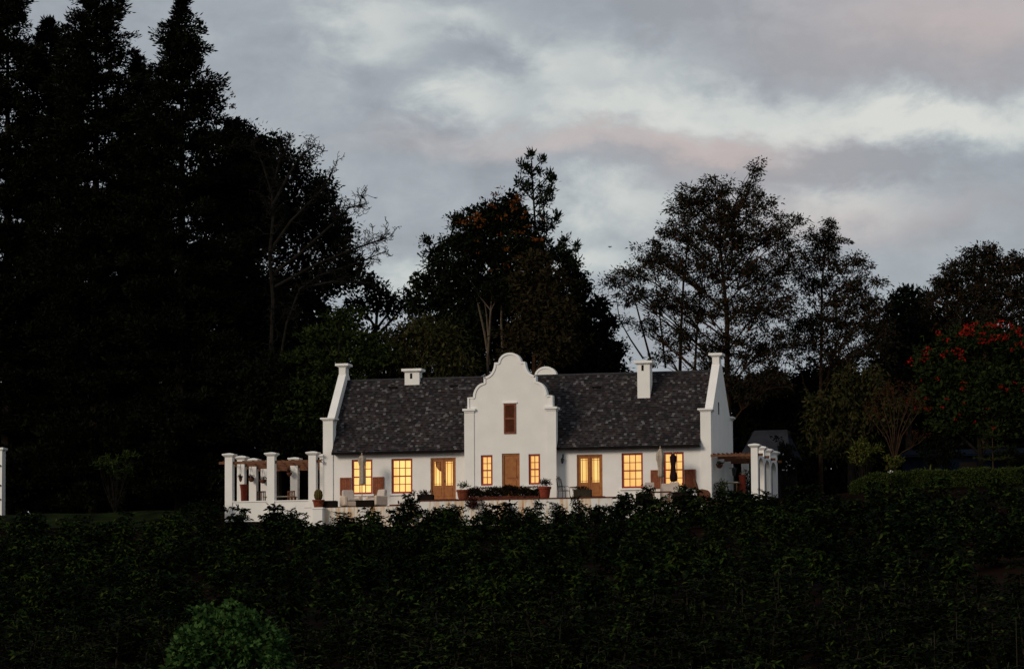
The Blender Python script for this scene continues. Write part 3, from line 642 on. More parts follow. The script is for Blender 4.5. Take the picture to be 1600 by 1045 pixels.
# parasols
def parasol(x, y, z0, z_lo, z_hi, r, m, label, bulge):
    t = empty("parasol", (x, y, z0), label, "parasol", "closed terrace parasols"); h0, h1 = z_lo-z0, z_hi-z0
    MB().tube([(0, 0, .06), (0, 0, h1+.06)], .024, 8).build("pole", POLEW, t)
    MB().lathe((0, 0, 0), [(.26, 0), (.26, .05), (.06, .07), (.045, .28), (.03, .28)], 16).build("base", IRON, t)
    H = h1-h0; w = lambda k, j: .22*math.sin(k*math.pi*.5) + .12*math.sin(k*1.7+j*.9)
    mb = MB(); mb.lathe((0, 0, 0), [(r*b, h0+H*q) for q, b in bulge], 20, w); mb.build("canopy", m, t, smooth=True)
    MB().lathe((0, 0, 0), [(.01, h1+.0), (.04, h1+.03), (.045, h1+.07), (.02, h1+.12), (.008, h1+.14)], 10).build("finial", POLEW, t)
    return t
parasol(-8.03, -1.5, -.46, .80, 2.38, .165, CANVAS, "closed beige parasol with wide drooping head before the left sash window", [(0, .9), (.04, 1.0), (.3, .92), (.62, .86), (.70, 1.0), (.82, 1.25), (.92, 1.0), (1.0, .25)])
parasol(8.40, -1.5, -.68, .86, 2.38, .165, CANVAS, "closed beige parasol with a tied shaggy head left of the rightmost window", [(0, .75), (.08, .9), (.3, .80), (.5, .95), (.62, 1.25), (.8, 1.2), (.9, .8), (1.0, .25)])
parasol(9.05, -1.3, -.68, .62, 2.10, .15, CANVASD, "closed dark maroon parasol in front of the rightmost lit window", [(0, .6), (.06, 1.15), (.2, 1.3), (.34, .95), (.55, .75), (.75, .95), (.9, 1.0), (1.0, .3)])
# troughs and pots
def trough(x, y, z, w, h, m, label, plant=None, n=120, ph=.2, pw=1.0):
    t = empty("planter_trough", (x, y, z), label, "planter", "wooden planter troughs")
    mb = MB(); d = .17; mb.box(-w/2, w/2, -d, -d+.03, 0, h); mb.box(-w/2, w/2, d-.03, d, 0, h); mb.box(-w/2, -w/2+.03, -d+.03, d-.03, 0, h); mb.box(w/2-.03, w/2, -d+.03, d-.03, 0, h); mb.box(-w/2+.03, w/2-.03, -d+.03, d-.03, .01, h-.05)
    mb.box(-w/2-.02, w/2+.02, -d-.015, -d-.001, h-.06, h+.012)
    mb.build("trough", m, t)
    if plant: quads_object("plants", tuft((0, 0, h+ph*.5), (w*.5*pw, .16, ph), n, .14, .05, up=.6), LF[plant], t)
trough(-9.44, -2.9, -.50, .84, .36, TROUGH, "dark wooden trough next to the pillar with the terracotta bowl", None)
trough(-7.46, -2.9, -.50, .95, .35, TROUGH, "dark wooden trough below the pale armchairs on the rusty wall", None)
trough(-4.18, -2.6, -.185, .86, .30, TROUGH, "dark trough with trailing foliage left of the left French door", 'potplant' if False else 'heather', 160, .14, 1.0)
trough(7.80, -2.9, -.70, .86, .62, TROUGH, "dark trough half covered by bushes below the right sash window", 'pot', 90, .12)
trough(9.78, -2.9, -.70, .90, .66, TROUGH, "dark trough of green plants below the dark maroon parasol", 'pot', 260, .26, 1.05)
trough(4.42, -2.6, -.185, .92, .40, GREYTROUGH, "weathered grey trough in front of the right French door", 'heather', 160, .10)
def pot(x, y, z, h, r, m, label, plant, n, ph, pr, leafL=.16, white=0, square=False, cat="flowerpot", name="terracotta_pot"):
    t = empty(name, (x, y, z), label, cat, "terracotta pots")
    mb = MB()
    mb.lathe((0, 0, 0), [(r*.72, 0), (r*.80, h*.2), (r*.95, h*.78), (r*1.06, h*.8), (r*1.08, h), (r*.95, h), (r*.93, h*.9)], 20)
    mb.build("pot", m, t, smooth=False)
    if plant: quads_object("plant", tuft((0, 0, h+ph*.45), (pr, pr, ph*.6), n, leafL, .045, up=.8), LF[plant], t)
    if white: quads_object("blossom", tuft((.0, 0, h+ph*.7), (pr*.4, pr*.4, ph*.5), white, .06, .05, up=.8), LF['white'], t)
    return t
t = pot(-9.98, -3.2, -.50, .42, .31, TERRA, "terracotta bowl holding a round cactus on the short white pillar", None, 0, 0, 0)
mb = MB(); mb.lathe((0, 0, 0), [(.12, .40), (.20, .50), (.23, .66), (.20, .86), (.12, .95), (.03, .98)], 22, lambda k, j: .07*(-1)**k); mb.build("cactus", LF['cactus'], t)
pot(-2.10, -2.6, -.185, .52, .36, TERRA, "terracotta pot of white flowers right of the left French door", 'pot', 150, .40, .34, .16, 40)
pot(2.35, -2.6, -.185, .60, .33, TERRAR, "red terracotta pot with spiky plants at the right end of the planting bed", 'heather', 150, .34, .32, .22)
t = empty("clay_jar", (.24, -3.1, gz(.24, -3.1)), "rounded pale clay jar standing against the white central wall", "jar"); zb = gz(.24, -3.1)
hj = -.36-zb; MB().lathe((0, 0, 0), [(.15, 0), (.24, hj*.35), (.29, hj*.62), (.27, hj*.82), (.20, hj*.93), (.10, hj)], 20).build("jar", JAR, t, smooth=True)
# long planting bed before the front door
t = empty("planting_bed", (.1, -2.4, -.19), "long dark bed of low plants along the terrace edge before the front door", "planting bed")
mb = MB(); mb.box(-1.95, 1.98, -.33, .25, 0, .14); mb.build("kerb", BRICK, t)
n = 5200; P = np.stack([RNG.uniform(-2.0, 2.0, n), RNG.uniform(-.36, .26, n), RNG.random(n)**.7*.60+.03], 1); P[:, 2] *= (.86+.16*np.sin(P[:, 0]*2.3+1)+.08*np.sin(P[:, 0]*7))
quads_object("plants", leaf_verts(P, unit(sphere_dirs(n)+np.array((0, -.2, .5))), .10+.10*RNG.random(n), .03+.03*RNG.random(n), RNG), LF['heather'], t)
n = 500; P = np.stack([RNG.uniform(-1.9, 1.9, n), RNG.uniform(-.3, .2, n), .48+.14*RNG.random(n)], 1)
quads_object("red_tips", leaf_verts(P, unit(sphere_dirs(n)+np.array((0, 0, .9))), .12+.08*RNG.random(n), .03, RNG), LF['burgundy'], t)
t = empty("bush", (-1.55, -2.95, gz(-1.55, -2.95)), "dark red trailing plant hanging over the wall below the white flower pot", "bush")
quads_object("foliage", tuft((0, .08, -.42-gz(-1.55, -2.95)+.05), (.42, .18, .32), 420, .13, .05, up=-.3), LF['burgundy'], t)
# left pergola: urn, table, chairs, hanging baskets
t = empty("urn", (-15.45, .9, -.28), "tall red terracotta urn between the left pergola's white columns", "urn")
MB().lathe((0, 0, 0), [(.24, 0), (.30, .06), (.22, .12), (.17, .5), (.19, 1.0), (.23, 1.3), (.26, 1.36), (.20, 1.36)], 18).build("urn", TERRAR, t)
def table(x, y, z, w, d, h, label, m, top=None):
    t = empty("patio_table", (x, y, z), label, "table"); MB().box(-w/2, w/2, -d/2, d/2, h-.05, h).build("tabletop", top or m, t)
    for sx in (-1, 1):
        for sy in (-1, 1): MB().box(sx*(w/2-.08)-.03, sx*(w/2-.08)+.03, sy*(d/2-.08)-.03, sy*(d/2-.08)+.03, 0, h-.05).build("leg", m, t)
table(-14.0, 3.0, -.28, 1.7, .9, .78, "dark wooden table with pale top under the left pergola", BEAMW, STALK)
def pchair(x, y, z, rz, label):
    t = empty("patio_chair", (x, y, z), label, "chair", "dark chairs under the left pergola", rz)
    MB().box(-.24, .24, -.24, .24, .42, .47).build("seat", BEAMW, t)
    mb = MB()
    for u in (-.22, -.11, 0, .11, .22): mb.box(u-.025, u+.025, .2, .24, .471, .95)
    mb.box(-.25, .25, .195, .245, .951, 1.02); mb.build("backrest", BEAMW, t)
    for sx in (-.2, .2):
        for sy in (-.2, .2): MB().box(sx-.025, sx+.025, sy-.025, sy+.025, 0, .42).build("leg", BEAMW, t)
pchair(-14.7, 1.9, -.28, R(180), "dark red wooden chair nearest the urn under the left pergola"); pchair(-13.0, 2.2, -.28, R(160), "dark wooden chair behind the middle column of the left pergola")
def basket(x, y, z, zt, r, label, leaf):
    t = empty("hanging_basket", (x, y, z), label, "hanging basket", "hanging baskets of the pergolas"); mb = MB()
    mb.lathe((0, 0, 0), [(r*.3, -.20), (r*.75, -.13), (r, 0), (r*.9, 0)], 14); mb.build("bowl", WICKER, t)
    mb = MB()
    for k in range(3): mb.tube([(r*.9*math.cos(2.1*k), r*.9*math.sin(2.1*k), 0), (0, 0, zt-z)], .007, 4)
    mb.build("chain", IRON, t); quads_object("plants", tuft((0, 0, .05), (r*1.05, r*1.05, .14), 130, .10, .045, up=.2), LF[leaf], t)
basket(-15.75, 1.2, 1.45, 2.29, .10, "small hanging basket before the second left column of the left pergola", 'heather'); basket(-15.88, 3.6, 1.58, 2.29, .19, "reddish hanging basket before the third left column of the left pergola", 'burgundy')
basket(-15.88, 5.8, 1.62, 2.29, .22, "dark leafy hanging basket before the rearmost column of the left pergola", 'heather'); basket(-13.66, 3.6, 1.85, 2.29, .16, "hanging basket of red flowers beside the inner column of the left pergola", 'burgundy')
# right pergola furnishing
basket(11.15, .9, 1.62, 2.09, .20, "brown hanging basket under the right pergola beside the house", 'pot')
t = empty("lantern_stand", (11.5, 3.4, -.3), "black iron lantern hanging on a post under the right pergola", "lantern")
MB().tube([(0, 0, 0), (0, 0, 1.85)], .02, 6).build("post", IRON, t); MB().lathe((0, 0, 0), [(.04, 1.42), (.10, 1.46), (.13, 1.78), (.15, 1.8), (.05, 1.92), (.02, 1.98)], 6).build("lantern", IRON, t); MB().tube([(-.28, 0, 1.86), (0, 0, 1.9), (.2, 0, 1.86)], .016, 5).build("bracket", IRON, t)
table(11.55, 1.9, -.3, .95, .8, 1.02, "small table with a pale top under the right pergola", CHAIRW, STALK)
t = empty("urn", (12.15, 2.2, -.3), "red urn of pale dried stalks under the right pergola", "urn")
MB().lathe((0, 0, 0), [(.15, 0), (.17, .1), (.17, .9), (.20, 1.42), (.16, 1.42)], 16).build("urn", TERRAR, t)
mb = MB()
for k in range(7): mb.tube([(random.uniform(-.08, .08), random.uniform(-.08, .08), 1.3), (random.uniform(-.16, .16), random.uniform(-.1, .1), random.uniform(1.6, 2.0))], .014, 4)
mb.build("stalks", STALK, t)
t = empty("bush", (11.6, 6.0, -.3), "white flowering bush growing behind the right pergola table", "bush")
quads_object("foliage", tuft((0, 0, 1.0), (.5, .4, 1.0), 900, .14, .05), LF['dark'], t); quads_object("blossom", tuft((0, -.15, 1.25), (.35, .35, .8), 90, .08, .07), LF['white'], t)
t = empty("bush", (11.3, .6, -.3), "leafy green plant beside the house corner under the right pergola", "bush")
quads_object("foliage", tuft((0, 0, .55), (.42, .4, .55), 420, .20, .05, up=.5), LF['pot'], t)
# low outbuilding and navy shed seen through the trees
def shed(x0, x1, y0, y1, zw, zr, m, rm, label):
    xc = (x0+x1)/2; t = empty("outbuilding", (xc, y0, gz(xc, y0)), label, "outbuilding"); o = t.location; zb = gz(xc, y0)-.4
    mb = MB(); mb.prism([(y0, zb), (y0, zw), ((y0+y1)/2, zr-.06), (y1, zw), (y1, zb)], 'x', x0, x1); mb.build("wall", m, t, origin=o)
    mb = MB(); ym = (y0+y1)/2; e = .35
    mb.add([(x0-e,y0-e,zw-.12),(x1+e,y0-e,zw-.12),(x1+e-.5,ym,zr),(x0-e+.5,ym,zr),(x1+e,y1+e,zw-.12),(x0-e,y1+e,zw-.12)], [(0,1,2,3),(3,2,4,5),(0,3,5),(1,4,2)]); mb.build("roof", rm, t, origin=o)
    mb = MB(); mb.box(xc-.5, xc+.5, y0-.02, y0+.02, zb, zb+2.3); mb.build("door", BLACK, t, origin=o)
shed(at(1166, 700, 15).x, at(1226, 700, 15).x, 15, 19, at(1195, 710, 15).z, at(1195, 672, 17).z, SHEDW, SHED, "low grey outbuilding roof glimpsed behind the right pergola")
shed(19.0, 26.5, 16, 20, 2.9, 3.3, NAVY, NAVY, "dark navy shed behind the flame tree and the hedge")
# ================================================================== TREES
PXM = lambda Y: (Y-CP.y)/CF.y/CAM['f']        # metres per photo pixel at depth Y
def curve(p0, p1, n, bend, rng=RNG):
    p0, p1 = Vector(p0), Vector(p1); d = p1-p0; s = Vector(rng.normal(size=3))*d.length*bend
    return [p0 + d*(i/n) + s*math.sin(math.pi*i/n)*.6 + Vector((0, 0, d.length*bend*.5*math.sin(math.pi*i/n))) for i in range(n+1)]
def crown_leaves(blobs, Y, dens, cr, per, L, W, rng=RNG, droop=0.0, hollow=2.2, fill=.0, squash=.65, vert=0.0):
    """blobs: (px,py,rx,ry[,dy]) in photo pixels -> clumps of leaves through each blob's volume"""
    out = []; centres = []
    for b in blobs:
        px, py, rx, ry = b[:4]; dy = b[4] if len(b) > 4 else 0.0
        c = np.array(at(px, py, Y+dy)); s = PXM(Y+dy); rd = np.array((rx*s, (rx+ry)*.5*s, ry*s))
        n = max(3, int(dens*(rx*ry)/400.0))
        d = sphere_dirs(n, rng); rad = rng.random((n, 1))**(1/hollow); cc = c + d*rad*rd
        centres.append((c, rd, cc))
        for q in cc:
            r = cr*(.5+rng.random()*1.0); m = int(per*(.5+rng.random()))
            off = rng.normal(size=(m, 3))*.5*r*np.array((1, 1, squash)); P = q+off
            A = unit(unit(off)*.9 + rng.normal(size=(m, 3))*.6 + unit(q-c)*.4 + np.array((0, 0, -droop+vert)))
            out.append(leaf_verts(P, A, L*(.6+.8*rng.random(m)), W*(.6+.8*rng.random(m)), rng))
        if fill:
            m = int(fill*(rx*ry)/2.2); P = c + sphere_dirs(m, rng)*(rng.random((m, 1))**(1/2.6))*rd*.80
            out.append(leaf_verts(P, sphere_dirs(m, rng), .24+.14*rng.random(m), .14+.08*rng.random(m), rng))
    return np.concatenate(out), centres
def tree(name, label, Y, trunk, blobs, leaf, bark, dens=9, cr=.55, per=26, L=.26, W=.10, r0=.28, twigs=.35, cat="tree", group=None, droop=0., hollow=2.2, fill=1., squash=.65, blossom=None, seed=1, stems=None, vert=0., limb=.38):
    rng = np.random.default_rng(seed)
    pts = [at(px, py, Y) for px, py in trunk]; b = pts[0].copy(); b.z = gz(b.x, Y)-.1
    if pts[0].z - b.z > .3: pts = [b] + pts
    t = empty(name, b, label, cat, group); o = b
    lv, cen = crown_leaves(blobs, Y, dens, cr, per, L, W, rng, droop, hollow, fill, squash, vert)
    mb = MB(); n = len(pts); mb.tube(pts, [r0*(1-.75*i/(n-1)) for i in range(n)], 8)
    for st in stems or []:
        sp = [at(px, py, Y+.4) for px, py in st[1:]]; m = len(sp); mb.tube(sp, [st[0]*(1-.6*i/(m-1)) for i in range(m)], 6)
    for c, rd, cc in cen:
        # limb from the trunk (at a point lower than the blob) into the blob
        seg = [pts[i].lerp(pts[i+1], u/6) for i in range(len(pts)-1) for u in range(6)]
        low = [p for p in seg if p.z < c[2]-.75*abs(p.x-c[0])-rd[2]*.3] or seg[:max(1, len(seg)//3)]
        s = max(low, key=lambda p: p.z); lr = max(.03, r0*limb)
        mb.tube(curve(s, c, 5, .08, rng), [lr*(1-.7*i/5) for i in range(6)], 5)
        k = int(len(cc)*twigs)
        for q in cc[:k]:
            s2 = Vector(c)*.75+Vector(s)*.25 if rng.random() < .6 else Vector(c)*.4+Vector(s)*.6
            mb.tube(curve(s2, q, 3, .10, rng), [.03, .022, .015, .008], 3)
    mb.build("trunk", bark, t, origin=o)
    quads_object("crown", lv, LF[leaf], t, origin=o)
    if blossom:
        bl = []
        for (px, py, sx, sy, cnt, kind, sz) in blossom:
            for _ in range(cnt):
                qx, qy = px+rng.normal()*sx*.5, py+rng.normal()*sy*.5
                bl.append(tuft(np.array(at(qx, qy, Y-rng.uniform(1.2, 2.8))), (sz*1.3, sz, sz*.6), 9, sz*.9, sz*.45, rng, .4))
        quads_object("blossom", np.concatenate(bl), LF[blossom[0][5]], t, origin=o)
    return t
def conifer(label, Y, axis, prof, leaf='conifer', seed=1, per=30, step=.36, L=.30, W=.10, r0=.45, asc=.45, nb=6):
    """axis: px of the trunk; prof: (py, half width px) from the top down"""
    rng = np.random.default_rng(seed); s = PXM(Y)
    top = at(axis, prof[0][0], Y); bot = at(axis, prof[-1][0], Y); b = Vector((bot.x, Y, gz(bot.x, Y)-.2))
    t = empty("conifer_tree", b, label, "tree", "tall dark conifers at the left")
    mb = MB(); mb.tube([b, (b+top)/2, top], [r0, r0*.55, .03], 8); lv = []
    pys = np.array([p[0] for p in prof], float); hws = np.array([p[1] for p in prof], float)*s
    zs = np.array([at(axis, p, Y).z for p in pys]); z = top.z
    while z > max(b.z+1.0, zs[-1]):
        hw = float(np.interp(-z, -zs, hws)); m = nb if hw > 1 else 4
        for _ in range(m):
            az = rng.uniform(0, 2*math.pi); ln = hw*(.42+.72*rng.random()); f = (top.z-z)/max(1, top.z-b.z)
            rise = asc*(1-1.5*f)*ln; d = np.array((math.cos(az), math.sin(az), 0))
            p0 = np.array((top.x+(b.x-top.x)*f, Y, z)); p1 = p0+d*ln+np.array((0, 0, rise*.55)); p2 = p0+d*ln*.55+np.array((0, 0, rise*.2))
            mb.tube([p0, p2, p1], [.05, .03, .01], 3)
            k = max(3, int(ln/.28))
            for j in range(k):
                u = .25+.78*(j+rng.random()*.6)/k; q = (p0*(1-u)**2 + 2*p2*u*(1-u) + p1*u*u) if u < 1 else p1+(p1-p0)*(u-1)
                side = np.cross(d, (0, 0, 1))*rng.normal()*.28*min(1, ln/2); q = q+side
                mm = int(per*(.6+.8*rng.random())); off = rng.normal(size=(mm, 3))*np.array((.15, .15, .12))
                A = unit(d*.7+unit(off)*.7+rng.normal(size=(mm, 3))*.35+np.array((0, 0, .35)))
                lv.append(leaf_verts(q+off, A, L*(.5+.8*rng.random(mm)), W*(.6+.8*rng.random(mm)), rng))
        z -= step*(.7+.6*rng.random())
    mb.build("trunk", BARK, t, origin=b); quads_object("crown", np.concatenate(lv), LF[leaf], t, origin=b)
# ---- left mass
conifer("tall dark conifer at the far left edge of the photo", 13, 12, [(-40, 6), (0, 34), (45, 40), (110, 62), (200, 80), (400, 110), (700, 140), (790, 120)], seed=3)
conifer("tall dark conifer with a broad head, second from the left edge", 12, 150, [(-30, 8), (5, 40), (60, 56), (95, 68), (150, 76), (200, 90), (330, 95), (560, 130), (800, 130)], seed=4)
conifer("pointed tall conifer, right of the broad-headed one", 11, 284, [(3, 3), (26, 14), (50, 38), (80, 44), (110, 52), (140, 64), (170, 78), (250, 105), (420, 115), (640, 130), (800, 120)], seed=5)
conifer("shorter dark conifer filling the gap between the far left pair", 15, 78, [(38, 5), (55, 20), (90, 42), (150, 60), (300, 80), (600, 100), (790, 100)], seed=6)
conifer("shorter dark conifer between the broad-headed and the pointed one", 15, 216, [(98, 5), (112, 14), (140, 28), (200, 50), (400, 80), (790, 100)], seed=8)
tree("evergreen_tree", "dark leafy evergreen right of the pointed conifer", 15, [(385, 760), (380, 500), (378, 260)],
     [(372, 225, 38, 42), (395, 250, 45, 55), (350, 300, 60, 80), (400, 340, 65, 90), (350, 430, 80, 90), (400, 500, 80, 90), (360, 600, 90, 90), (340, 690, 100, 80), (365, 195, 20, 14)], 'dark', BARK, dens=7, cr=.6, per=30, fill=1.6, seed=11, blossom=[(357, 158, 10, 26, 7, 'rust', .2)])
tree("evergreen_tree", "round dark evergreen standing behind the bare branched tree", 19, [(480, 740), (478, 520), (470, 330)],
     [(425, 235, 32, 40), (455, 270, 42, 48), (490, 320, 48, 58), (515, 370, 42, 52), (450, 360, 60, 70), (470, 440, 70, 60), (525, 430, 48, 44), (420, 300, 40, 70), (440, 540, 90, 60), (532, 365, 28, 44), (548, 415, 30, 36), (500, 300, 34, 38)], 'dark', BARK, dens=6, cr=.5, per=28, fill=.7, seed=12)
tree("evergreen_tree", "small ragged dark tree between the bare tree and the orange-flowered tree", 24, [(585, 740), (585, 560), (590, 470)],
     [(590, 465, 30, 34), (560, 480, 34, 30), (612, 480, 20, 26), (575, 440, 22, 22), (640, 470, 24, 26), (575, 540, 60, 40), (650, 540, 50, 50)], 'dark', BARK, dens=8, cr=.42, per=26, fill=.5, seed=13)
def bare_tree(label, Y, limbs, seed, depth=3, mat_=BARKG, name="bare_tree", spread=.8):
    rng = random.Random(seed); s = PXM(Y); b = at(*limbs[0][1], Y); b.z = gz(b.x, Y)-.1
    t = empty(name, b, label, "tree"); mb = MB()
    def grow(p, d, ln, r, lev):
        pts = [p]; q = p.copy(); dd = d.copy()
        n = 5
        for i in range(n):
            dd = (dd + Vector((rng.gauss(0, .42), rng.gauss(0, .42), rng.gauss(.04, .36)))).normalized(); q = q + dd*(ln/n); pts.append(q.copy())
            if lev > 0 and i >= 1 and rng.random() < .85:
                nd = (dd + Vector((rng.gauss(0, spread), rng.gauss(0, spread), rng.gauss(.1, spread)))).normalized(); grow(q.copy(), nd, ln*rng.uniform(.4, .7), r*.55, lev-1)
        mb.tube(pts, [max(.015, r*(1-.75*i/n)) for i in range(n+1)], 4 if r < .06 else 6)
    for r, *px in limbs:
        pts = [at(x, y, Y+rng.uniform(-.5, .5)*(i > 0)) for i, (x, y) in enumerate(px)]
        mb.tube(pts, [r*(1-.72*i/(len(pts)-1)) for i in range(len(pts))], 7)
        for i in range(1, len(pts)):
            for k in range(8 if i > 1 else 1):
                p = pts[i-1].lerp(pts[i], rng.random()) if k else pts[i]; d = (pts[i]-pts[i-1]).normalized()
                nd = (d + Vector((rng.gauss(.15, .5), rng.gauss(0, .5), rng.gauss(.15, .5)))).normalized(); grow(p, nd, rng.uniform(.5, 1.15), r*.26, depth-1 if i > 1 else 1)
    mb.build("branches", mat_, t, origin=b); return t
bare_tree("leafless tree with pale twisting branches left of the roof", 11,
    [(.17, (428, 740), (433, 600), (424, 540), (427, 470), (421, 400), (427, 340), (425, 300), (436, 255), (452, 222)), (.11, (427, 320), (450, 275), (470, 245), (492, 228)), (.11, (424, 390), (455, 345), (500, 300), (520, 268)),
     (.12, (424, 430), (470, 395), (520, 350), (545, 325), (572, 318)), (.10, (426, 450), (490, 415), (545, 392), (585, 378), (603, 372)), (.09, (433, 590), (448, 505), (468, 452), (500, 430), (560, 410), (598, 395)),
     (.09, (470, 450), (520, 440), (575, 442)), (.08, (424, 300), (410, 255), (398, 232))], 21)
tree("evergreen_tree", "low dark tree before the foot of the leafless tree", 9.6, [(435, 760), (435, 660), (435, 600)], [(425, 590, 40, 40), (455, 620, 40, 40), (410, 650, 60, 50), (450, 690, 60, 50), (390, 600, 40, 50)], 'dark', BARK, dens=9, cr=.45, per=28, fill=1.2, seed=17)
# lower, greener trees behind the left roof
tree("cypress_tree", "mid green layered cypress behind the left end of the roof", 9.5, [(530, 760), (530, 600), (530, 500)],
     [(540, 500, 40, 22), (500, 525, 45, 22), (560, 530, 50, 20), (480, 560, 45, 24), (530, 565, 60, 24), (590, 560, 40, 24), (500, 610, 60, 30), (560, 620, 50, 36), (470, 650, 50, 50)], 'green', BARK, dens=10, cr=.42, per=26, L=.24, W=.08, fill=.5, squash=.4, vert=.3, seed=14)
tree("willow_tree", "olive drooping tree behind the left chimney", 10.5, [(660, 760), (660, 600), (660, 520)],
     [(650, 520, 45, 30), (690, 530, 40, 36), (620, 540, 36, 30), (660, 570, 60, 36), (710, 570, 40, 40)], 'olive', BARK, dens=9, cr=.45, per=24, L=.30, W=.05, droop=1.1, fill=.5, squash=1.2, seed=15)
# ---- middle group
tree("silky_oak_tree", "big tree with orange blossom and pale trunks behind the front gable", 15, [(764, 640), (762, 560), (768, 470), (775, 400)],
     [(790, 335, 42, 34), (755, 345, 44, 34), (810, 350, 30, 30), (740, 385, 48, 44), (790, 395, 56, 50), (830, 390, 30, 45), (725, 430, 42, 40), (790, 450, 55, 36), (800, 310, 14, 14), (722, 345, 13, 13)], 'dark', BARKP,
     dens=9, cr=.42, per=28, L=.26, W=.07, r0=.13, fill=1.2, seed=31, blossom=[(790, 320, 40, 24, 14, 'orange', .22), (745, 345, 40, 24, 9, 'orange', .22), (800, 360, 60, 30, 10, 'orange', .20), (770, 390, 50, 24, 5, 'orange', .16), (860, 460, 20, 20, 2, 'orange', .16), (775, 415, 40, 20, 3, 'orange', .14)],
     stems=[(.09, (765, 570), (757, 520), (746, 470), (738, 440)), (.08, (786, 570), (783, 500), (785, 450), (790, 420)), (.06, (764, 540), (760, 490), (755, 455))])
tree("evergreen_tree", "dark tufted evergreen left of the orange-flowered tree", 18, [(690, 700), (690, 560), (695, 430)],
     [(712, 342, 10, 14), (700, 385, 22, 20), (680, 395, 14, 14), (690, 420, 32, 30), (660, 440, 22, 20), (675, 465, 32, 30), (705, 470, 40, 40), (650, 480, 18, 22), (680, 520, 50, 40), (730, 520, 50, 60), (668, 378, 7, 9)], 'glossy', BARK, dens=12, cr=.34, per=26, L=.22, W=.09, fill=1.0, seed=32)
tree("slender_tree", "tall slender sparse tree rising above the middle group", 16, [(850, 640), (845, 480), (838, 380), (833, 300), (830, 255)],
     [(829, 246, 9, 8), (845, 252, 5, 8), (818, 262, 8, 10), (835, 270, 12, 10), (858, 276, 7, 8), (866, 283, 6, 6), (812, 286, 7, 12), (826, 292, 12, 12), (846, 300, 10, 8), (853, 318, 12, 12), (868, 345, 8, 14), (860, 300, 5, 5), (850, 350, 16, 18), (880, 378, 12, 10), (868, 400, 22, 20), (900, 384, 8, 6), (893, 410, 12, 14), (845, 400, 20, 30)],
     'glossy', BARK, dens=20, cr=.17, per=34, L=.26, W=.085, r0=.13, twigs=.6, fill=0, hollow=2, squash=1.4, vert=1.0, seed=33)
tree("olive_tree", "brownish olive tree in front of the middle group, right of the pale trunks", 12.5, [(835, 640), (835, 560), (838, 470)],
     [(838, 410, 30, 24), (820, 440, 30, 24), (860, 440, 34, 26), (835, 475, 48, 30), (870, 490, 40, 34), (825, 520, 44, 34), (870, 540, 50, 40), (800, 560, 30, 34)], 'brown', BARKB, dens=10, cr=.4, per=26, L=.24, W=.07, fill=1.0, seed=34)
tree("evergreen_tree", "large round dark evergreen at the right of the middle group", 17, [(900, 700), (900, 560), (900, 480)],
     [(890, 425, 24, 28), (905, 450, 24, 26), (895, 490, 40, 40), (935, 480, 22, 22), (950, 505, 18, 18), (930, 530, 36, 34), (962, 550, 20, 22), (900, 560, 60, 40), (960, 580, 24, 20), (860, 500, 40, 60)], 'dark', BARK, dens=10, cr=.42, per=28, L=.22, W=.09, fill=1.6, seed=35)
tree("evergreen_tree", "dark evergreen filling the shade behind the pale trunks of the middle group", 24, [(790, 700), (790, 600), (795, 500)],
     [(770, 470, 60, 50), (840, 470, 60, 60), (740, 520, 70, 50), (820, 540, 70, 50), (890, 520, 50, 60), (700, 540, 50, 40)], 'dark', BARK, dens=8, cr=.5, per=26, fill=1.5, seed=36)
# ---- right group
tree("airy_tree", "large airy tree with feathery brownish foliage behind the right gable", 18, [(1138, 690), (1136, 560), (1136, 500), (1130, 430), (1124, 370)],
     [(1095, 305, 40, 22), (1075, 325, 38, 30), (1120, 290, 24, 16), (1135, 325, 44, 34), (1178, 268, 10, 14), (1184, 255, 6, 6), (1170, 300, 24, 18), (1190, 320, 22, 22), (1060, 365, 40, 24), (1110, 370, 54, 34), (1165, 365, 44, 34), (1222, 345, 26, 14), (1250, 345, 14, 8), (1212, 370, 36, 22),
      (1020, 395, 32, 20), (1000, 420, 28, 18), (970, 436, 22, 14), (955, 440, 12, 8), (1050, 415, 50, 28), (1110, 425, 56, 34), (1180, 420, 50, 34), (1230, 410, 30, 26), (990, 462, 28, 16), (1030, 465, 40, 24), (1090, 480, 50, 30), (1160, 480, 50, 34), (1215, 470, 40, 34), (1010, 510, 24, 14), (1060, 530, 40, 22), (1130, 545, 46, 34), (1200, 540, 50, 40), (980, 500, 12, 8), (1035, 560, 24, 12), (1110, 590, 50, 26), (1190, 600, 60, 30)],
     'airy', BARKB, dens=18, cr=.34, per=46, L=.20, W=.07, r0=.24, limb=.24, twigs=.5, fill=0, hollow=2.4, droop=.2, seed=41,
     stems=[(.12, (1062, 600), (1064, 520), (1068, 440), (1076, 370)), (.08, (1020, 575), (1008, 530), (995, 480), (985, 450)), (.09, (1085, 590), (1090, 500), (1100, 420)), (.07, (1040, 575), (1034, 520), (1028, 470), (1022, 420)), (.06, (1005, 560), (985, 530), (968, 500), (962, 460))],
     blossom=[(1090, 420, 120, 60, 14, 'rust', .14), (1150, 500, 60, 40, 10, 'rust', .16)])
